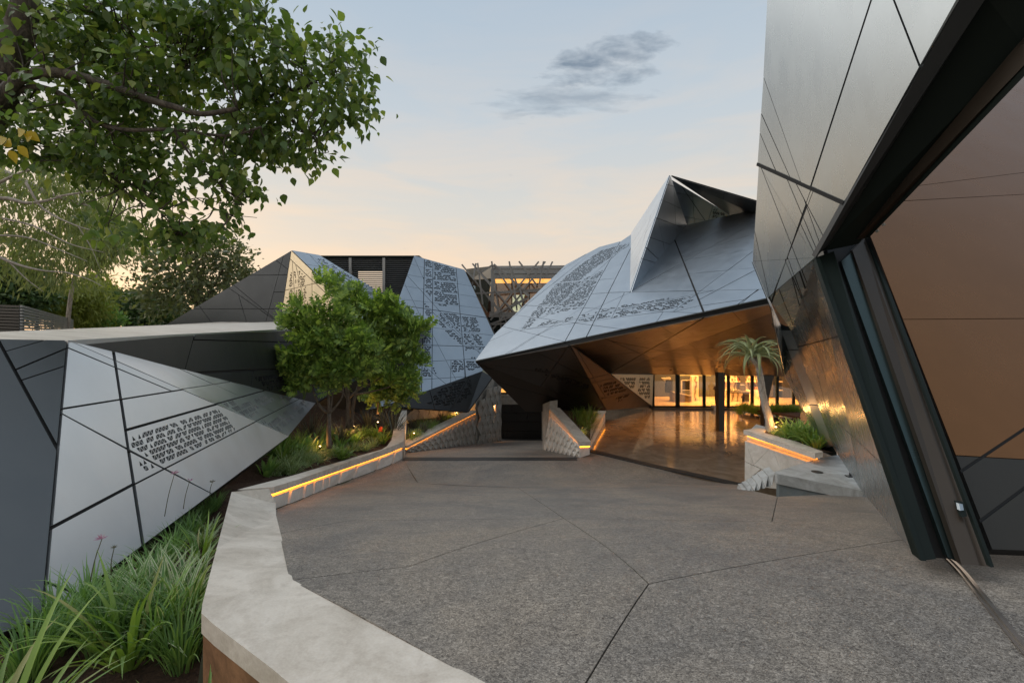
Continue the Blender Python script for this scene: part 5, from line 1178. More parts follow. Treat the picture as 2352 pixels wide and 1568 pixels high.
#@@
# ================================================================== VEGETATION
def rotmat(d, roll):
    """frames (N,3,3): columns x (side), y (length, along d), z (normal)"""
    d = d/np.linalg.norm(d, axis=1, keepdims=True); up = np.tile([0, 0, 1.], (len(d), 1)); up[np.abs(d[:, 2]) > .95] = [0, 1, 0]
    x = np.cross(d, up); x /= np.linalg.norm(x, axis=1, keepdims=True); z = np.cross(x, d)
    cr, sr = np.cos(roll)[:, None], np.sin(roll)[:, None]
    return np.stack([x*cr+z*sr, d, -x*sr+z*cr], axis=2)
def place(template, tris, pos, dirs, roll, size):
    Rm_ = rotmat(dirs, roll); V = np.einsum('nij,kj->nki', Rm_, template)*size[:, None, None]+pos[:, None, :]
    k = len(template); T = (tris[None]+(np.arange(len(pos))*k)[:, None, None]); return V.reshape(-1, 3), T.reshape(-1, 3)
HEART = np.array([(0, 0, 0), (-.28, .18, .05), (-.36, .42, .07), (-.22, .72, .03), (0, 1.08, -.10), (.22, .72, .03), (.36, .42, .07), (.28, .18, .05), (0, .45, -.02)])
HEART_T = np.array([(8, i, (i+1) % 8) for i in range(8)])
LANCE = np.array([(0, 0, 0), (-.09, .4, .01), (0, 1, -.05), (.09, .4, .01)]); LANCE_T = np.array([(0, 2, 1), (0, 3, 2)])
DIAM = np.array([(0, 0, 0), (-.27, .45, .03), (0, 1, -.04), (.27, .45, .03)]); DIAM_T = LANCE_T
def pinnate(pairs=8, l=.27, w=.075):
    V = []; T = []
    for i in range(pairs):
        y = .12+.8*i/pairs; s_ = l*math.sin(math.pi*(.22+.62*i/pairs))
        for sg in (-1, 1):
            k = len(V); dx, dy = sg*.86*s_, .5*s_; nx, ny = -dy, dx
            V += [(0, y, 0), (dx*.5-ny*0+(-dy)*w*1.6*sg, y+dy*.5+dx*w*1.6*sg, .01), (dx, y+dy, -.05), (dx*.5+dy*w*1.6*sg, y+dy*.5-dx*w*1.6*sg, .01)]; T += [(k, k+2, k+1), (k, k+3, k+2)]
    k = len(V); V += [(0, .9, 0), (-.03, 1.0, 0), (0, 1.15, -.03), (.03, 1.0, 0)]; T += [(k, k+2, k+1), (k, k+3, k+2)]
    return np.array(V), np.array(T)
PIN, PIN_T = pinnate(5, .42, .16)
def ell_points(ells, n, Ydef, dep, r_=None):
    """random points in ellipsoids given in the picture plane (cx, cy, rx, ry[, Y]) with depth half-extent dep"""
    ar = np.array([e[2]*e[3]*(e[5] if len(e) > 5 else 1) for e in ells], float); ar /= ar.sum(); idx = rng.choice(len(ells), n, p=ar)
    v = rng.normal(size=(n, 3)); v /= np.linalg.norm(v, axis=1, keepdims=True); r = rng.random(n)**.42; v *= r[:, None]
    P = np.zeros((n, 3)); C = np.zeros((n, 3))
    for i, e in enumerate(ells):
        m = idx == i; Y = e[4] if len(e) > 4 and e[4] else Ydef; c_ = np.array(W(e[0], e[1], Y)); s = Y/F
        P[m] = c_+v[m]*np.array([e[2]*s, dep*min(1, max(e[2], e[3])/90), e[3]*s]); C[m] = c_
    return P, v
def crown(name, parent, ells, n, size, tmpl, tris, mat, Y, dep, clus=7, cr=.3, droop=.5, outw=.6, jit=.25, clumpfac=1.0):
    m = max(1, n//clus); P, v = ell_points(ells, m, Y, dep)
    pos = np.repeat(P, clus, axis=0)+rng.normal(size=(m*clus, 3))*cr*np.array([1, 1, .6]); vv = np.repeat(v, clus, axis=0)
    d = vv*outw+rng.normal(size=(m*clus, 3))*.6; d[:, 2] -= droop
    sz = size*(1+rng.normal(size=m*clus)*jit).clip(.5, 1.6)
    V, T = place(tmpl, tris, pos, d, rng.random(m*clus)*6.28 if tmpl is not HEART else rng.normal(size=m*clus)*.7, sz)
    return npobj(name, V, T, mat, parent), pos, d, sz
def px3(Y, *pts): return [W(p[0], p[1], p[2] if len(p) > 2 else Y) for p in pts]
def branch(parent, mat, pts, r0, r1, name='branch', n=7, sub=4):
    L = spline(pts, sub); k = len(L); rad = [r0+(r1-r0)*(i/(k-1)) for i in range(k)]
    return MB().tube(L, rad, n).out(name, mat, parent, smooth=True)
# ---- big overhanging tree
bt = empty('broadleaf_tree', (-10.5, 7, -1), 'big broad-leaved tree whose glossy crown hangs over the top left', 'tree')
BY = 6.6
branch(bt, B_BIG, [Vector((-10.3, 7.6, -1)), Vector((-9.3, 7.3, 2.2)), W(-60, 330, 7.0), W(-12, 240, BY), W(20, 150, BY), W(48, 60, BY), W(62, -20, BY), W(60, -200, BY+.3)], .30, .12, 'trunk', 12)
limbs = [([(-30, 255), (40, 185), (100, 168), (165, 172), (250, 195), (330, 225), (400, 245), (465, 262), (545, 250)], .085, .03, 6.3), ([(-20, 250), (35, 212), (100, 202), (165, 232), (215, 278), (285, 298), (400, 298), (520, 312), (600, 292)], .05, .015, 6.4),
         ([(50, 85), (95, 55), (145, 32), (250, 10), (340, 20), (420, 60)], .07, .02, 7.4), ([(105, 165), (135, 120), (190, 85), (230, 30)], .03, .01, 7.3), ([(250, 30), (300, 80), (360, 120), (430, 140)], .02, .008, 7.0),
         ([(545, 250), (620, 220), (700, 200), (760, 160), (790, 110)], .03, .01, 7.2), ([(30, 310), (110, 330), (180, 360), (260, 400), (330, 440)], .035, .012, 7.1), ([(400, 300), (440, 360), (500, 420), (560, 470)], .02, .008, 6.8),
         ([(260, 400), (300, 450), (370, 480), (450, 455), (520, 470)], .012, .006, 6.9), ([(190, 85), (240, 130), (280, 180)], .015, .006, 7.1), ([(240, 130), (330, 110), (400, 100)], .012, .005, 7), ([(620, 220), (680, 290), (730, 320)], .015, .006, 7.2), ([(100, 168), (160, 110), (260, 100)], .02, .008, 7.5),
         ([(330, 440), (380, 500), (420, 540)], .010, .004, 6.9), ([(450, 455), (520, 490), (590, 500)], .008, .004, 6.9)]
for pts, r0, r1, Y in limbs: branch(bt, B_BIG, px3(Y, *pts), r0, r1)
be = [(60, 40, 90, 60), (180, 60, 110, 90), (300, 50, 120, 90), (420, 30, 90, 60), (500, 90, 120, 90), (590, 40, 70, 70), (640, 20, 40, 30), (460, 190, 140, 70), (590, 180, 100, 90), (690, 190, 90, 100), (775, 115, 55, 65), (800, 180, 45, 100), (755, 265, 75, 70), (700, 340, 75, 45), (620, 300, 90, 80), (540, 290, 90, 60),
      (520, 370, 70, 60), (560, 430, 60, 50), (545, 470, 45, 30), (350, 270, 110, 60), (230, 250, 120, 60), (110, 270, 100, 60), (40, 210, 50, 50), (70, 330, 80, 50), (170, 330, 110, 50), (270, 370, 100, 50), (330, 420, 75, 40), (220, 420, 60, 35), (240, 500, 60, 50), (290, 545, 55, 28), (400, 545, 55, 38), (430, 500, 50, 30), (500, 525, 45, 22), (560, 520, 35, 16), (380, 480, 40, 20), (200, 140, 120, 50), (330, 160, 90, 50), (815, 240, 28, 70), (330, 230, 60, 30), (60, 420, 40, 20), (350, 345, 60, 40)]
o1, bp_, bd_, bs_ = crown('leaves', bt, [(e[0], e[1], e[2]*.86, e[3]*.82) for e in be], 9800, .122, HEART, HEART_T, L_BIG, 7.0, 1.0, clus=24, cr=.17, droop=.75, outw=.5)
o1['kind'] = 'stuff'
def twigs(parent, mat, limbs_, targets, r=.012, n=5):
    mb = MB(); L = np.array([tuple(p) for l in limbs_ for p in spline(l, 5)])
    for t in targets:
        i = np.argmin(((L-t)**2).sum(1)+rng.random(len(L))*.2); a = Vector(L[i]); b_ = Vector(t); m = a.lerp(b_, .5)+Vector(rng.normal(size=3)*.09)
        mb.tube(spline([a, m, b_], 3), [r*(1-.11*q) for q in range(7)], n)
    o = mb.out('twigs', mat, parent, smooth=True); o['kind'] = 'stuff'
twigs(bt, B_BIG, [px3(Y, *p) for p, _, _, Y in limbs], bp_[::24][rng.permutation(len(bp_)//24)[:420]], .013)
# single leaves that stand out along the lower edge of the crown
vis = np.where((bp_[:, 1] < 6.6))[0]; rng.shuffle(vis); vis = vis[:240]
me_leaf = None
Rf = rotmat(bd_[vis], rng.normal(size=len(vis))*.6)
for i, k_ in enumerate(vis):
    if me_leaf is None:
        lf = npobj('leaf', HEART, HEART_T, L_BIG); me_leaf = lf.data
    else: lf = bpy.data.objects.new('leaf', me_leaf); COL.objects.link(lf)
    Mx = Matrix([[float(Rf[i][r][q]) for q in range(3)] for r in range(3)]).to_4x4(); lf.parent = bt
    lf.matrix_local = Matrix.Translation(Vector(bp_[k_]+np.array([.05, -.12, .0]))-wloc(bt)) @ Mx @ Matrix.Scale(float(bs_[k_])*1.05, 4)
for (px, py) in ((25, 322), (50, 312), (60, 302), (40, 335), (8, 330), (70, 320), (20, 345)):
    lf = npobj('yellow_leaf', HEART*.17, HEART_T, L_YEL, None); lf.parent = bt; lf.matrix_local = Matrix.Translation(W(px, py, 6.0)-wloc(bt)) @ Matrix.Rotation(px*.3, 4, 'Y') @ Matrix.Rotation(-1.2, 4, 'X')
# ---- feathery pale-barked trees behind
et = empty('eucalyptus_tree', (-22, 17, -2), 'airy pale-branched tree with drooping thin leaves at the left edge', 'tree')
branch(et, B_PALE, [Vector((-21, 17.5, -2)), W(-90, 600, 17), W(-60, 480, 16.5), W(-20, 396, 16), W(60, 420, 16), W(130, 452, 16), W(225, 479, 16)], .24, .03, 'trunk', 8)
for pts, r in (([(-90, 480), (0, 455), (60, 466), (110, 460), (160, 445)], .07), ([(-60, 560), (20, 600), (90, 620), (150, 625)], .05), ([(-40, 440), (40, 400), (110, 380)], .05), ([(60, 420), (100, 480), (180, 520), (260, 540)], .035), ([(0, 500), (80, 520), (160, 560), (240, 580)], .03), ([(130, 452), (200, 440), (260, 430)], .03),
               ([(-30, 540), (60, 545), (140, 575), (200, 600)], .03), ([(150, 625), (200, 640), (240, 660)], .02), ([(20, 600), (60, 640), (100, 670)], .02), ([(180, 520), (210, 570), (230, 620)], .015)):
    branch(et, B_PALE, px3(14.6, *pts), r*1.15, r*.3)
ee = [(60, 440, 110, 40), (150, 430, 90, 60), (200, 480, 70, 60), (90, 510, 100, 40), (40, 560, 90, 50), (150, 570, 80, 50), (230, 560, 50, 50), (70, 620, 80, 35), (140, 640, 70, 35), (20, 480, 60, 40), (260, 500, 45, 50), (190, 400, 60, 40), (30, 390, 60, 30)]
crown('leaves', et, ee, 6500, .28, LANCE, LANCE_T, L_EUC, 16.2, 2.0, clus=12, cr=.30, droop=1.5, outw=.4)[0]['kind'] = 'stuff'
def bgtree(name, Y, ells, n, size, mat, label, tmpl=DIAM, tt=DIAM_T, dep=2.2, clus=10, cr=.35, droop=.1, tr=None, bark_=B_MID, sticks=(), cat='tree'):
    x0 = sum(e[0] for e in ells)/len(ells); r = empty(name, (W(x0, 750, Y).x, Y, -2), label, cat, 'trees and bushes beyond the low roof')
    if tr: branch(r, bark_, [W(*p, Y) for p in tr[0]], tr[1], tr[1]*.5, 'trunk')
    for st in sticks: branch(r, bark_, [W(*p, Y) for p in st], (tr[1] if tr else .08)*.45, .02)
    crown('leaves', r, ells, n, size, tmpl, tt, mat, Y, dep, clus, cr, droop)[0]['kind'] = 'stuff'
    return r
bgtree('round_tree', 30, [(450, 620, 125, 105), (500, 580, 70, 60), (400, 650, 80, 80), (540, 620, 45, 60), (360, 590, 35, 35), (430, 560, 70, 45), (345, 680, 40, 60), (470, 690, 130, 60), (330, 620, 14, 10), (572, 640, 20, 30)], 6800, .30, L_RND, 'round olive-green tree left of the pyramid roof', tr=([(470, 820), (465, 720), (455, 640)], .28), sticks=([(465, 720), (430, 660), (400, 600)], [(465, 700), (500, 640), (530, 590)], [(455, 650), (450, 600), (455, 550)]), cr=.42, clus=9)
bgtree('round_shrub', 26, [(212, 718, 38, 22), (228, 735, 42, 18), (195, 738, 35, 18)], 4200, .22, L_BRT, 'bright green rounded shrub behind the low roof right of the slatted enclosure', clus=8, cr=.2, tr=([(215, 800), (214, 740)], .12), cat='shrub')
bgtree('dark_hedge_tree', 34, [(300, 705, 60, 35), (350, 715, 50, 35), (260, 700, 40, 25), (390, 730, 40, 25), (320, 735, 90, 25)], 8000, .32, L_DRK, 'dark green bush mass between the bright shrub and the round tree', clus=9, cr=.4, cat='bush')
bgtree('feathery_bush', 24, [(120, 690, 80, 35), (180, 690, 60, 35), (60, 690, 60, 35), (190, 660, 45, 25), (150, 725, 70, 25)], 8000, .34, L_OLV, 'yellow-green feathery bush above the slatted enclosure', tmpl=LANCE, tt=LANCE_T, clus=10, cr=.35, droop=.5, cat='bush')
bgtree('dark_left_tree', 21, [(20, 655, 50, 40), (50, 680, 45, 25), (0, 690, 50, 30), (40, 630, 30, 20)], 6000, .26, L_DRK, 'dark green tree at the far left edge above the slatted enclosure', clus=9, cr=.3)
bgtree('conifer', 55, [(222, 640, 10, 12), (222, 660, 20, 18), (228, 680, 30, 20), (205, 680, 20, 20)], 2600, .5, L_OLV, 'pointed sunlit tree in the distance behind the bright shrub', clus=8, cr=.5, tr=([(224, 760), (223, 650)], .25))
bgtree('far_conifer', 70, [(254, 665, 5, 5), (254, 675, 9, 8), (254, 690, 14, 10)], 1500, .55, L_DRK, 'tiny pointed tree on the distant skyline in the gap of sky', clus=8, cr=.5)
bgtree('far_trees', 60, [(290, 700, 60, 16), (350, 700, 50, 20), (230, 700, 40, 18)], 5000, .55, L_RND, 'low distant tree line under the gap of sky', clus=8, cr=.7, cat='trees')
bgtree('tall_thin_palm', 40, [(222, 596, 9, 9), (216, 604, 8, 8), (230, 604, 8, 6)], 700, .5, L_EUC, 'tall thin-trunked tree standing in the gap of sky at the left', tmpl=LANCE, tt=LANCE_T, clus=8, cr=.3, droop=.8, tr=([(221, 760), (221, 690), (223, 600)], .13), bark_=B_PALE)
bgtree('drooping_tree', 19, [(235, 520, 40, 60), (255, 560, 30, 40), (210, 575, 30, 30)], 3200, .32, L_EUC, 'grey-green drooping tree hanging beside the gap of sky', tmpl=LANCE, tt=LANCE_T, clus=12, cr=.25, droop=1.8, tr=([(150, 800), (170, 640), (225, 500)], .09), bark_=B_PALE)
# trees that stand on the far side of the garden, behind the photographer and to the left: seen in reflections only from here
bgtree('round_tree', 38, [(-250, 560, 330, 260), (-500, 600, 260, 240)], 5000, .8, L_RND, 'tall tree mass beyond the left edge of the view', clus=8, cr=.9, dep=4, tr=([(-250, 820), (-250, 600)], .4))
# ---- feather-leaved tree in the middle planter
def planter_tree(name, Y, stems, ells, n, size, label, brown=None):
    b0 = W(*stems[0][0][0], Y); r = empty(name, b0, label, 'tree')
    for i, (pts, r0, r1) in enumerate(stems): branch(r, B_MID, [W(p[0], p[1], Y+(p[2] if len(p) > 2 else 0)) for p in pts], r0, r1, 'trunk' if i == 0 else 'branch')
    crown('leaves', r, ells, n, size, PIN, PIN_T, L_PLT, Y, .9, clus=13, cr=.12, droop=-.6, outw=.7)[0]['kind'] = 'stuff'
    return r
planter_tree('planter_tree', 13.1, [([(756, 1029), (755, 990), (756, 949)], .075, .06), ([(756, 949), (740, 938), (728, 920), (718, 890), (712, 850)], .045, .02), ([(756, 949), (755, 900), (753, 850), (760, 780), (765, 700)], .05, .012), ([(757, 948), (762, 925), (766, 890), (775, 850)], .03, .015), ([(757, 948), (775, 928), (786, 910), (790, 880), (810, 840)], .035, .015), ([(753, 850), (730, 800), (700, 760)], .02, .008), ([(712, 850), (690, 830), (665, 850)], .015, .006)],
    [(765, 656, 6, 20), (697, 703, 7, 22), (742, 712, 8, 20), (652, 850, 10, 14), (765, 668, 10, 14), (759, 695, 18, 18), (742, 728, 26, 22), (697, 712, 13, 20), (690, 750, 20, 22), (722, 765, 28, 22), (772, 752, 26, 30), (705, 800, 28, 22), (675, 820, 20, 18), (745, 805, 30, 28), (790, 800, 26, 30), (655, 856, 16, 12), (690, 850, 26, 22), (730, 860, 30, 22), (775, 855, 28, 26), (700, 892, 26, 12), (815, 775, 18, 20), (822, 850, 22, 22), (760, 895, 24, 10), (846, 812, 16, 22)], 1250, .40, 'feather-leaved bright green tree with a forked slim trunk in the left planter')
planter_tree('planter_tree', 15.3, [([(800, 982), (799, 950), (800, 915), (795, 880)], .085, .06), ([(808, 980), (810, 940), (817, 905), (830, 860), (840, 800)], .07, .02), ([(800, 915), (830, 890), (870, 870), (890, 830)], .04, .015), ([(817, 905), (850, 900), (900, 885), (930, 860)], .035, .012), ([(800, 920), (785, 900), (765, 905)], .03, .012)],
    [(814, 678, 7, 24), (878, 686, 8, 24), (916, 700, 8, 24), (950, 762, 20, 8), (814, 690, 12, 17), (810, 720, 24, 22), (878, 696, 17, 18), (868, 730, 26, 24), (915, 715, 15, 20), (905, 750, 22, 20), (840, 770, 32, 28), (885, 785, 30, 26), (944, 762, 22, 12), (935, 795, 24, 18), (860, 825, 30, 26), (905, 835, 26, 24), (950, 845, 14, 18), (845, 865, 28, 20), (890, 875, 24, 16), (925, 880, 20, 18)], 1250, .42, 'darker feather-leaved tree with two thick trunks behind the forked one in the left planter')
planter_tree('planter_tree', 16.6, [([(868, 950), (869, 930), (871, 910), (880, 890)], .05, .03), ([(871, 912), (890, 905), (915, 895), (925, 870)], .03, .01), ([(871, 915), (860, 895), (852, 880)], .02, .01), ([(890, 905), (905, 915), (920, 912)], .015, .008)],
    [(900, 905, 40, 14), (925, 885, 25, 20), (853, 925, 14, 10), (880, 880, 35, 20), (918, 915, 22, 10)], 500, .32, 'small thin tree at the right end of the left planter beside the dark flax')
# ---- strap-leaved plants
def blades(name, n, L, w, mats, e0=(55, 85), bend=(1.0, 2.2), r=.06, seg=6, varieg=False, seed=0):
    rr = np.random.default_rng(seed); V = []; Q = []; MI = []
    for b in range(n):
        az = rr.random()*6.283; el = math.radians(rr.uniform(*e0)); ln = L*rr.uniform(.6, 1.1); bd = rr.uniform(*bend)*rr.uniform(.6, 1.1); tw = rr.normal()*.12
        p = np.array([math.cos(az)*r*rr.random(), math.sin(az)*r*rr.random(), -.02]); st = ln/seg; k0 = len(V)
        cols = [(-1, .0), (-.62, 0), (0, -.22), (.62, 0), (1, 0)] if varieg else [(-1, 0), (0, -.25), (1, 0)]
        for i in range(seg+1):
            t = i/seg; a = el-bd*t*t*.9; wd = w*(.55+.45*math.sin(min(1, t*1.8)*math.pi/2))*(1-t**2.2)+.0008
            aa = az+tw*t*3; d = np.array([math.cos(aa)*math.cos(a), math.sin(aa)*math.cos(a), math.sin(a)]); sd = np.array([-math.sin(aa), math.cos(aa), 0]); nr = np.cross(sd, d)
            for (c_, h_) in cols: V.append(p+sd*wd*.5*c_-nr*wd*h_)
            p = p+d*st
        m = len(cols)
        for i in range(seg):
            for j in range(m-1):
                Q.append((k0+i*m+j, k0+i*m+j+1, k0+(i+1)*m+j+1, k0+(i+1)*m+j)); MI.append(0 if not varieg else (1 if j in (0, 3) else 0))
    return npobj(name, V, Q, mats, None, smooth=True, midx=MI)
PROTO = {}
def protos(kind, k, *a, **kw):
    PROTO[kind] = []
    for i in range(k):
        o = blades(kind, *a, seed=hash(kind) % 1 + i*7+len(kind), **kw); PROTO[kind].append(o.data); bpy.data.objects.remove(o)
protos('strap_leaf_plant', 4, 85, .62, .020, [L_BLADE2], e0=(60, 88), bend=(.9, 2.0), r=.12)
protos('broad_blade_plant', 3, 34, .95, .042, [L_BLADE], e0=(45, 80), bend=(.8, 1.9), r=.10, seg=8)
protos('variegated_lily', 3, 42, .52, .040, [L_BLADE2, L_CREAM], e0=(35, 80), bend=(.8, 1.8), r=.10, varieg=True)
protos('fine_variegated_grass', 3, 95, .40, .017, [L_BLADE2, L_CREAM], e0=(30, 85), bend=(1.2, 2.6), r=.10, varieg=True, seg=5)
protos('agapanthus', 2, 60, .55, .040, [L_BLADE], e0=(35, 80), bend=(1.2, 2.4), r=.10)
protos('dark_flax', 3, 70, 1.05, .035, [L_FLAX], e0=(40, 86), bend=(.4, 1.5), r=.12)
protos('fine_grass_clump', 3, 110, .45, .014, [L_BLADE], e0=(30, 85), bend=(1.0, 2.4), r=.16, seg=4)
protos('broad_leaf_plant', 2, 16, .50, .11, [L_BRT], e0=(50, 85), bend=(.4, 1.4), r=.08, seg=6)
rp = random.Random(11)
LBL = {}
def plant(kind, p, sc, label, group, cat='plant', rz=None):
    o = bpy.data.objects.new(kind, rp.choice(PROTO[kind])); COL.objects.link(o); o.location = p; o.scale = (sc, sc, sc*rp.uniform(.9, 1.1)); o.rotation_euler = (0, 0, rp.random()*6.28 if rz is None else rz)
    return prop(o, label, cat, group)
def Sx(px, py, dz=0): p = S(px, py); return p+Vector((0, 0, dz))
g1 = 'plants in the near left bed'
for (px, py, sc) in ((130, 1500, .95), (215, 1440, .95), (60, 1560, .9), (300, 1385, .75), (345, 1340, .7), (270, 1490, .85), (400, 1275, .6), (440, 1240, .6), (455, 1205, .6), (360, 1500, .95), (415, 1530, .8), (470, 1190, .55), (495, 1172, .5), (425, 1230, .55), (385, 1305, .6), (230, 1500, .9), (170, 1465, .85)):
    plant('strap_leaf_plant', Sx(px, py), sc, 'dense clump of narrow green strap leaves in the bed beside the garden wall', 'narrow-leaved green clumps in the near left bed')
for (px, py, sc, lab) in ((300, 1530, .95, 'big clump of broad light green blades near the bottom left corner'), (50, 1640, 1.1, 'tall light green blades rising from the very bottom left'), (480, 1620, .75, 'light green blades in front of the rusty face of the garden wall'), (560, 1660, .7, 'thin upright blades before the rusty wall at the bottom edge'), (462, 1300, .62, 'arching green blades leaning over the concrete coping')):
    plant('broad_blade_plant', Sx(px, py) if py < 1600 else {50: Vector((-2.75, 2.35, -.7)), 480: Vector((-1.5, 2.2, -.7)), 560: Vector((-1.28, 1.95, -.75))}[px], sc, lab, None)
for (px, py, sc) in ((345, 1430, 1.15), (420, 1420, 1.25), (390, 1465, 1.15), (450, 1385, 1.0), (310, 1410, 1.0), (480, 1225, .6), (468, 1255, .6), (375, 1400, 1.1), (440, 1450, 1.0), (280, 1440, .95)):
    plant('variegated_lily', Sx(px, py), sc, 'cream-edged variegated plant among the green clumps by the garden wall', 'cream-striped plants in the near left bed')
# mid bed
for (px, py, sc) in ((650, 1085, 1.2), (700, 1070, 1.2), (730, 1062, 1.1), (680, 1065, 1.2), (840, 1035, .9), (668, 1090, 1.0), (755, 1045, 1.0), (715, 1050, 1.1), (820, 1035, .9), (632, 1092, 1.1), (665, 1078, 1.2), (692, 1058, 1.2), (742, 1052, 1.1), (800, 1040, 1.0), (856, 1026, 1.0)):
    plant('fine_variegated_grass', Sx(px, py), sc*1.15, 'fine cream and green striped grass clump behind the light strip coping', 'striped grasses in the long left planter')
for (px, py, sc) in ((785, 1055, 1.15), (770, 1048, .9), (650, 1060, 1.2), (685, 1048, 1.2), (725, 1040, 1.1), (815, 1022, 1.1), (870, 1005, 1.2), (880, 1018, 1.1), (860, 1010, 1.0), (840, 1005, .9)):
    plant('agapanthus', Sx(px, py), sc, 'glossy green strap-leaved plant in the long left planter', 'glossy agapanthus plants in the long left planter')
for (px, py, sc, lab) in ((612, 1092, 1.1, 'broad-leaved plant with a pale yellowing leaf at the start of the long planter'),):
    plant('broad_leaf_plant', Sx(px, py), sc, lab, None)
for (px, py, sc) in ((640, 1050, 1.3), (665, 1040, 1.3), (700, 1040, 1.3), (730, 1030, 1.2), (780, 1030, 1.1), (810, 1020, 1.1)):
    plant('broad_leaf_plant', Sx(px, py), sc, 'broad dark green leaves behind the striped grasses in the long planter', 'broad-leaved plants in the long left planter')
for (px, py, sc, lab) in ((902, 1000, 1.15, 'large dark flax with sword leaves spilling over the planter end'), (715, 1010, 1.0, 'dark flax behind the forked tree trunk on the left'), (785, 1018, .95, 'brownish flax just right of the forked tree trunk'), (845, 985, .9, 'dark flax between the thick trunks and the planter end'), (880, 985, 1.0, 'second dark flax just left of the biggest one')):
    plant('dark_flax', Sx(px, py), sc, lab, None)
for (px, py, sc) in ((690, 1020, 1.0), (670, 1030, .9), (740, 1000, 1), (830, 1000, .9), (760, 1005, .9), (800, 1005, .9)):
    plant('fine_grass_clump', Sx(px, py), sc*1.2, 'green grassy tuft filling the back of the long left planter', 'grassy tufts at the back of the long left planter')
cf = empty('clivia_flower', Sx(878, 1015, .0), 'small cluster of red-orange flowers by the big dark flax', 'flower')
fp_ = np.array(Sx(876, 1012)); 
MB().tube([Vector(fp_), Vector(fp_)+Vector((0, 0, .36))], .012, 6).out('stem', L_STEM, cf)
P = fp_+np.array([0, -.05, .38])+rng.normal(size=(26, 3))*.045; V, T = place(DIAM, DIAM_T, P, rng.normal(size=(26, 3))+[0, 0, .6], rng.random(26)*6, np.full(26, .09)); npobj('petals', V, T, L_RED, cf)
def flower(px0, py0, px1, py1, Y, label, mat=L_PINK, r=.05):
    a = W(px0, py0, Y); b = W(px1, py1, Y); rt = empty('flower_stem', a, label, 'flower')
    branch(rt, L_STEM, [a, a.lerp(b, .5)+Vector((-.01, 0, 0)), b], .004, .003, 'stem', 5, 3)
    k = 14; d = rng.normal(size=(k, 3)); d[:, 2] = np.abs(d[:, 2])*.8+.25
    V, T = place(DIAM*[.35, 1, 1], DIAM_T, np.tile(np.array(b), (k, 1)), d, rng.random(k)*6, np.full(k, r)); npobj('petals', V, T, mat, rt)
flower(378, 1185, 401, 1087, 4.6, 'tall thin stem with a lilac flower head in front of the silver facade')
flower(421, 1168, 436, 1103, 5.0, 'thin stem with a faded pink flower head right of the lilac one', L_PINK, .035)
flower(482, 1135, 488, 1107, 5.6, 'short thin stem with a tiny faded flower near the planter corner', L_STEM, .04)
flower(207, 1335, 234, 1237, 3.5, 'tall stem with an open withered flower head in the foreground bed', L_PINK, .055)
flower(255, 1320, 262, 1258, 3.55, 'short stem with a closed dry flower bud in the foreground bed', L_STEM, .03)
# plants in the wedge planter, ramp bed and aloe planter
for i, (px, py, Y, sc) in enumerate(((1336, 1000, 17.2, .9), (1322, 985, 18.4, 1.1), (1345, 985, 18.3, 1.1), (1305, 972, 19.5, 1.1), (1330, 968, 19.4, 1.1), (1352, 966, 19.3, 1.2), (1290, 958, 20.2, 1.0), (1315, 956, 20.3, 1.1), (1340, 955, 20.2, 1.1), (1362, 955, 20.2, 1.0), (1335, 1012, 16.7, .6))):
    plant('fine_grass_clump' if i % 3 else 'fine_variegated_grass', W(px, py, Y), sc*1.5, 'grassy plant growing in the wedge-shaped planter', 'plants in the wedge-shaped planter')
for i, (px, py, Y, sc) in enumerate(((945, 1003, 18.3, .9), (958, 996, 18.8, 1.0), (972, 990, 19.2, 1.1), (985, 984, 19.8, 1.1), (1000, 978, 20.4, 1.0), (1015, 972, 21, 1.0), (1030, 966, 21.7, 1.1), (1045, 960, 22.3, 1.0), (950, 985, 19.8, 1.1), (968, 978, 20.5, 1.1), (990, 970, 21.2, 1.0), (1015, 962, 22, 1.0))):
    plant(('fine_grass_clump', 'fine_variegated_grass', 'dark_flax')[i % 3], W(px, py+6, Y), sc*(1.3 if i % 3 < 2 else .6), 'grassy plant in the bed above the ramp wall under the overhang', 'plants in the bed above the ramp wall')
for i, (x, y, sc, kd) in enumerate(((1795, 1003, .85, 'fine_variegated_grass'), (1780, 998, .7, 'fine_variegated_grass'), (1815, 1006, 1.35, 'agapanthus'), (1835, 1010, 1.45, 'agapanthus'), (1855, 1018, 1.45, 'agapanthus'), (1875, 1028, 1.5, 'agapanthus'), (1840, 998, 1.4, 'agapanthus'), (1862, 1006, 1.3, 'agapanthus'), (1825, 1010, .7, 'fine_grass_clump'), (1868, 1026, .6, 'fine_grass_clump'))):
    plant(kd, Zp(x, y, -1.27), sc*.9, {'agapanthus': 'broad glossy strap-leaved plant beside the aloe trunk', 'fine_variegated_grass': 'pale striped grass tuft at the foot of the aloe', 'fine_grass_clump': 'low fine green grass at the edge of the aloe planter'}[kd], {'agapanthus': 'strap-leaved plants in the aloe planter', 'fine_variegated_grass': 'striped tufts in the aloe planter', 'fine_grass_clump': 'grass tufts in the aloe planter'}[kd])
V = []; Q = []
for i in range(26):
    x = 1700+i*5.2; plant('fine_grass_clump', W(x, 945+rp.uniform(-3, 9)-(0 if x > 1740 else 4), 22.6-.02*i), 1.15, 'low green tuft in the strip bed before the library glass', 'tufts in the strip bed before the library glass')
sb = MB().prism([W(1695, 938, 24.3), W(1838, 932, 24.0), W(1838, 962, 20.6), W(1745, 946, 22.0)], (0, 0, .08)).out('soil', M_SOIL); prop(sb, kind='structure')
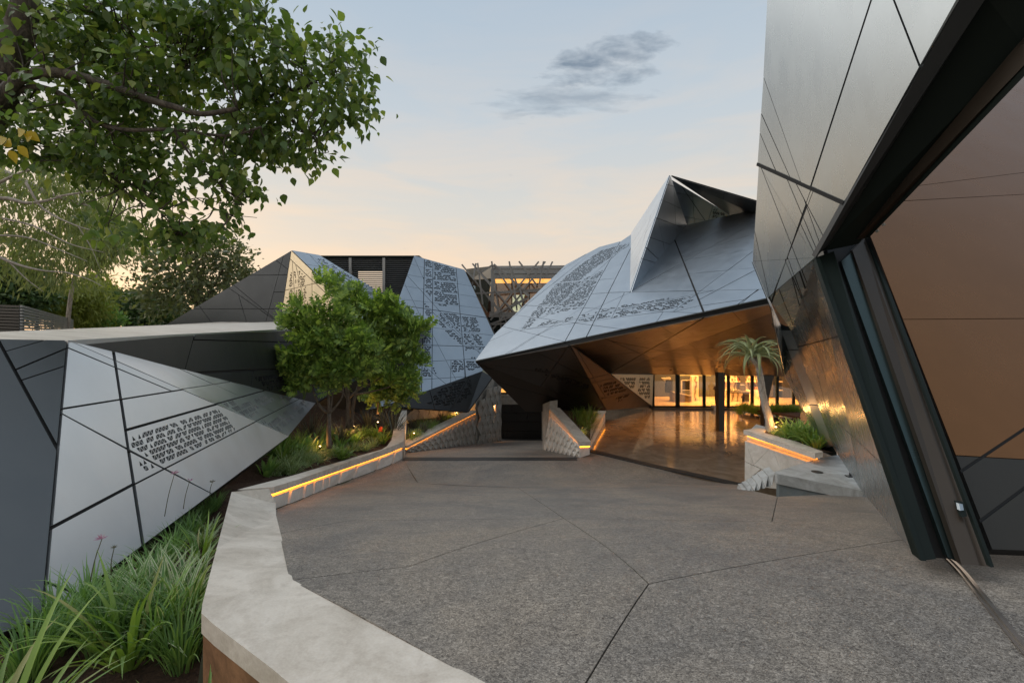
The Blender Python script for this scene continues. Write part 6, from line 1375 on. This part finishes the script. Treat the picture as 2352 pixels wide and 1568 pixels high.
# ---- aloe tree
al = empty('aloe_tree', Zp(1772, 988, -1.27), 'tall tree aloe with a pale curved trunk and drooping green leaf crown', 'tree')
ab = Zp(1771, 990, -1.27); AY = ab.y
tr_ = [W(1771, 992, AY), W(1766, 960, AY), W(1757, 930, AY), W(1751, 900, AY), W(1747, 870, AY), W(1741, 838, AY)]
L = spline(tr_, 6); rad = [.115-.035*(i/(len(L)-1))+(.05 if i < 4 else 0)*(1-i/4)+.004*math.sin(i*2.1) for i in range(len(L))]
MB().tube(L, rad, 12).out('trunk', B_ALOE, al, smooth=True)
hub = [W(1741, 838, AY), W(1722, 818, AY-.1), W(1730, 812, AY+.15), W(1742, 816, AY)]
for h in hub[1:]: MB().tube([hub[0]+Vector((0, 0, -.05)), h], [.07, .05], 8).out('branch', B_ALOE, al, smooth=True)
ra = random.Random(4)
for i in range(62):
    h = ra.choice(hub[1:]); az = ra.random()*6.283; el = ra.uniform(.15, 1.5); ln = ra.uniform(.85, 1.35); bd = ra.uniform(1.5, 2.7)
    p = np.array(h)+[ra.uniform(-.04, .04), ra.uniform(-.04, .04), .0]; V = []; Q = []; seg = 7; w = .12
    for k in range(seg+1):
        t = k/seg; a = el-bd*t; d = np.array([math.cos(az)*math.cos(a), math.sin(az)*math.cos(a), math.sin(a)]); sd = np.array([-math.sin(az), math.cos(az), 0]); nr = np.cross(sd, d); wd = w*(1-t**1.6)+.002
        V += [p+sd*wd*.5, p+nr*wd*.30, p-sd*wd*.5, p-nr*wd*.12]; V[-1] = p-nr*wd*.14; p = p+d*ln/seg
    for k in range(seg):
        for j in range(4): Q.append((k*4+j, k*4+(j+1) % 4, (k+1)*4+(j+1) % 4, (k+1)*4+j))
    npobj('leaf', V, Q, L_ALOE, al, smooth=True)
# ---- garden lamps
garden_lamp(W(1782, 988, AY-.25), 8, 'glowing uplight at the foot of the aloe trunk')
garden_lamp(W(1338, 1003, 16.9), 3, 'small glowing lamp in the grass at the tip of the wedge planter')
garden_lamp(W(1354, 962, 20.9), 34, 'bright uplight at the back of the wedge planter')
garden_lamp(W(951, 1000, 18.0), 5, 'glowing lamp in the bed at the start of the ramp wall')
garden_lamp(W(1049, 952, 22.6), 16, 'warm lamp under the overhang at the back of the ramp bed')
garden_lamp(W(735, 1032, 13.0), 4, 'small lamp among the plants left of the forked trunk')
garden_lamp(W(868, 975, 16.5), 6, 'small lamp low in front of the tower wing plants')
garden_lamp(W(812, 985, 15.6), 14, 'uplight behind the thick tree trunks')
wlp = empty('wall_downlight', W(1134, 928, 24.9), 'warm downlight on the stone wall left of the garage door', 'light')
MB().box(tuple(W(1131, 928, 24.7)), tuple(W(1137, 924, 24.8))).out('housing', M_FRAME, wlp); MB().box(tuple(W(1131.5, 930, 24.7)), tuple(W(1136.5, 928.3, 24.8))).out('lens', E_LAMP, wlp)
spot('downlight', W(1135, 930, 24.35), W(1128, 985, 24.6), 70, 85)
wl2 = empty('door_downlight', W(1237, 924, 25.5), 'warm downlight at the right top corner of the garage door', 'light')
MB().box(tuple(W(1228, 927, 25.3)), tuple(W(1246, 923.5, 25.4))).out('housing', M_FRAME, wl2); MB().box(tuple(W(1229, 928.5, 25.3)), tuple(W(1245, 927.2, 25.4))).out('lens', E_WARM, wl2)

# ---- downlights added to the canopy soffit to warm floor and underside, no fixtures seen
ks = [E1d, K1, ERd, TR]
for i, (px, py) in enumerate(((1500, 822), (1600, 800), (1690, 770), (1540, 848), (1720, 835))):
    pl2 = Plane(E1d, K1, ERd) if i < 3 else Plane(K1, TR, ERd)
    h = pl2.hit(px, py); nz = Vector((0, 0, -1))
    rt = empty('downlight', h, 'small added warm recessed light in the bronze canopy underside', 'light', 'recessed lights in the canopy underside')
    MB().lathe(h+Vector((0, 0, -.055)), [(.05, 0), (.06, .0), (.06, .05)], 12).out('trim_ring', M_FRAME, rt)
    MB().lathe(h+Vector((0, 0, -.060)), [(.04, 0), (.04, .004)], 12).out('lens', E_WARM, rt)
    s_ = spot('added_soffit_lamp', h+Vector((0, 0, -.08)), h+Vector((0, 0, -3)), 140, 150, (1, .42, .08)); s_.data.shadow_soft_size = .12
# ---- plants and other repeats get their own description by their place in the row
ORDN = 'first second third fourth fifth sixth seventh eighth ninth tenth eleventh twelfth thirteenth fourteenth fifteenth sixteenth seventeenth eighteenth nineteenth twentieth twenty-first twenty-second twenty-third twenty-fourth twenty-fifth twenty-sixth'.split()
bpy.context.view_layer.update()
bylab = {}
for o in bpy.data.objects:
    if 'category' in o.keys() and o.get('group') and o.name.split('.')[0] != 'book': bylab.setdefault(o['label'], []).append(o)
SHORT = {'narrow-leaved green clumps in the near left bed': ('narrow green strap-leaved clump from the camera beside the garden wall', 'y'),
  'cream-striped plants in the near left bed': ('cream-striped lily-like plant from the camera beside the garden wall', 'y'),
  'striped grasses in the long left planter': ('fine striped grass from the camera behind the light-strip coping', 'y'),
  'glossy agapanthus plants in the long left planter': ('glossy strap-leaved plant from the camera in the long left planter', 'y'),
  'broad-leaved plants in the long left planter': ('broad-leaved plant from the camera in the long left planter', 'y'),
  'grassy tufts at the back of the long left planter': ('grassy tuft from the left at the back of the long planter', 'x'),
  'plants in the wedge-shaped planter': ('KIND from the tip in the wedge-shaped planter', 'y'),
  'plants in the bed above the ramp wall': ('KIND from the near end in the bed above the ramp wall', 'y'),
  'strap-leaved plants in the aloe planter': ('glossy strap-leaved plant from the left beside the aloe trunk', 'x'),
  'striped tufts in the aloe planter': ('pale striped tuft from the left at the aloe foot', 'x'),
  'grass tufts in the aloe planter': ('low fine green tuft from the left in the aloe planter', 'x'),
  'tufts in the strip bed before the library glass': ('low green tuft from the left before the library glass', 'x'),
  'recessed lights in the canopy underside': ('added recessed light from the left in the bronze canopy underside', 'x')}
KN = {'fine_grass_clump': 'green grass tuft', 'fine_variegated_grass': 'striped grass tuft', 'dark_flax': 'dark flax tuft'}
for lab, os_ in bylab.items():
    gr = os_[0]['group']
    if gr not in SHORT: continue
    t_, ax = SHORT[gr]; sub = {}
    for o in os_: sub.setdefault(o.name.split('.')[0] if 'KIND' in t_ else '', []).append(o)
    for k_, ol in sub.items():
        ol.sort(key=lambda o: o.location.y if ax == 'y' else o.location.x/o.location.y)
        for i, o in enumerate(ol): o['label'] = (ORDN[i] if len(ol) > 1 else 'single')+' '+t_.replace('KIND', KN.get(k_, 'tuft'))
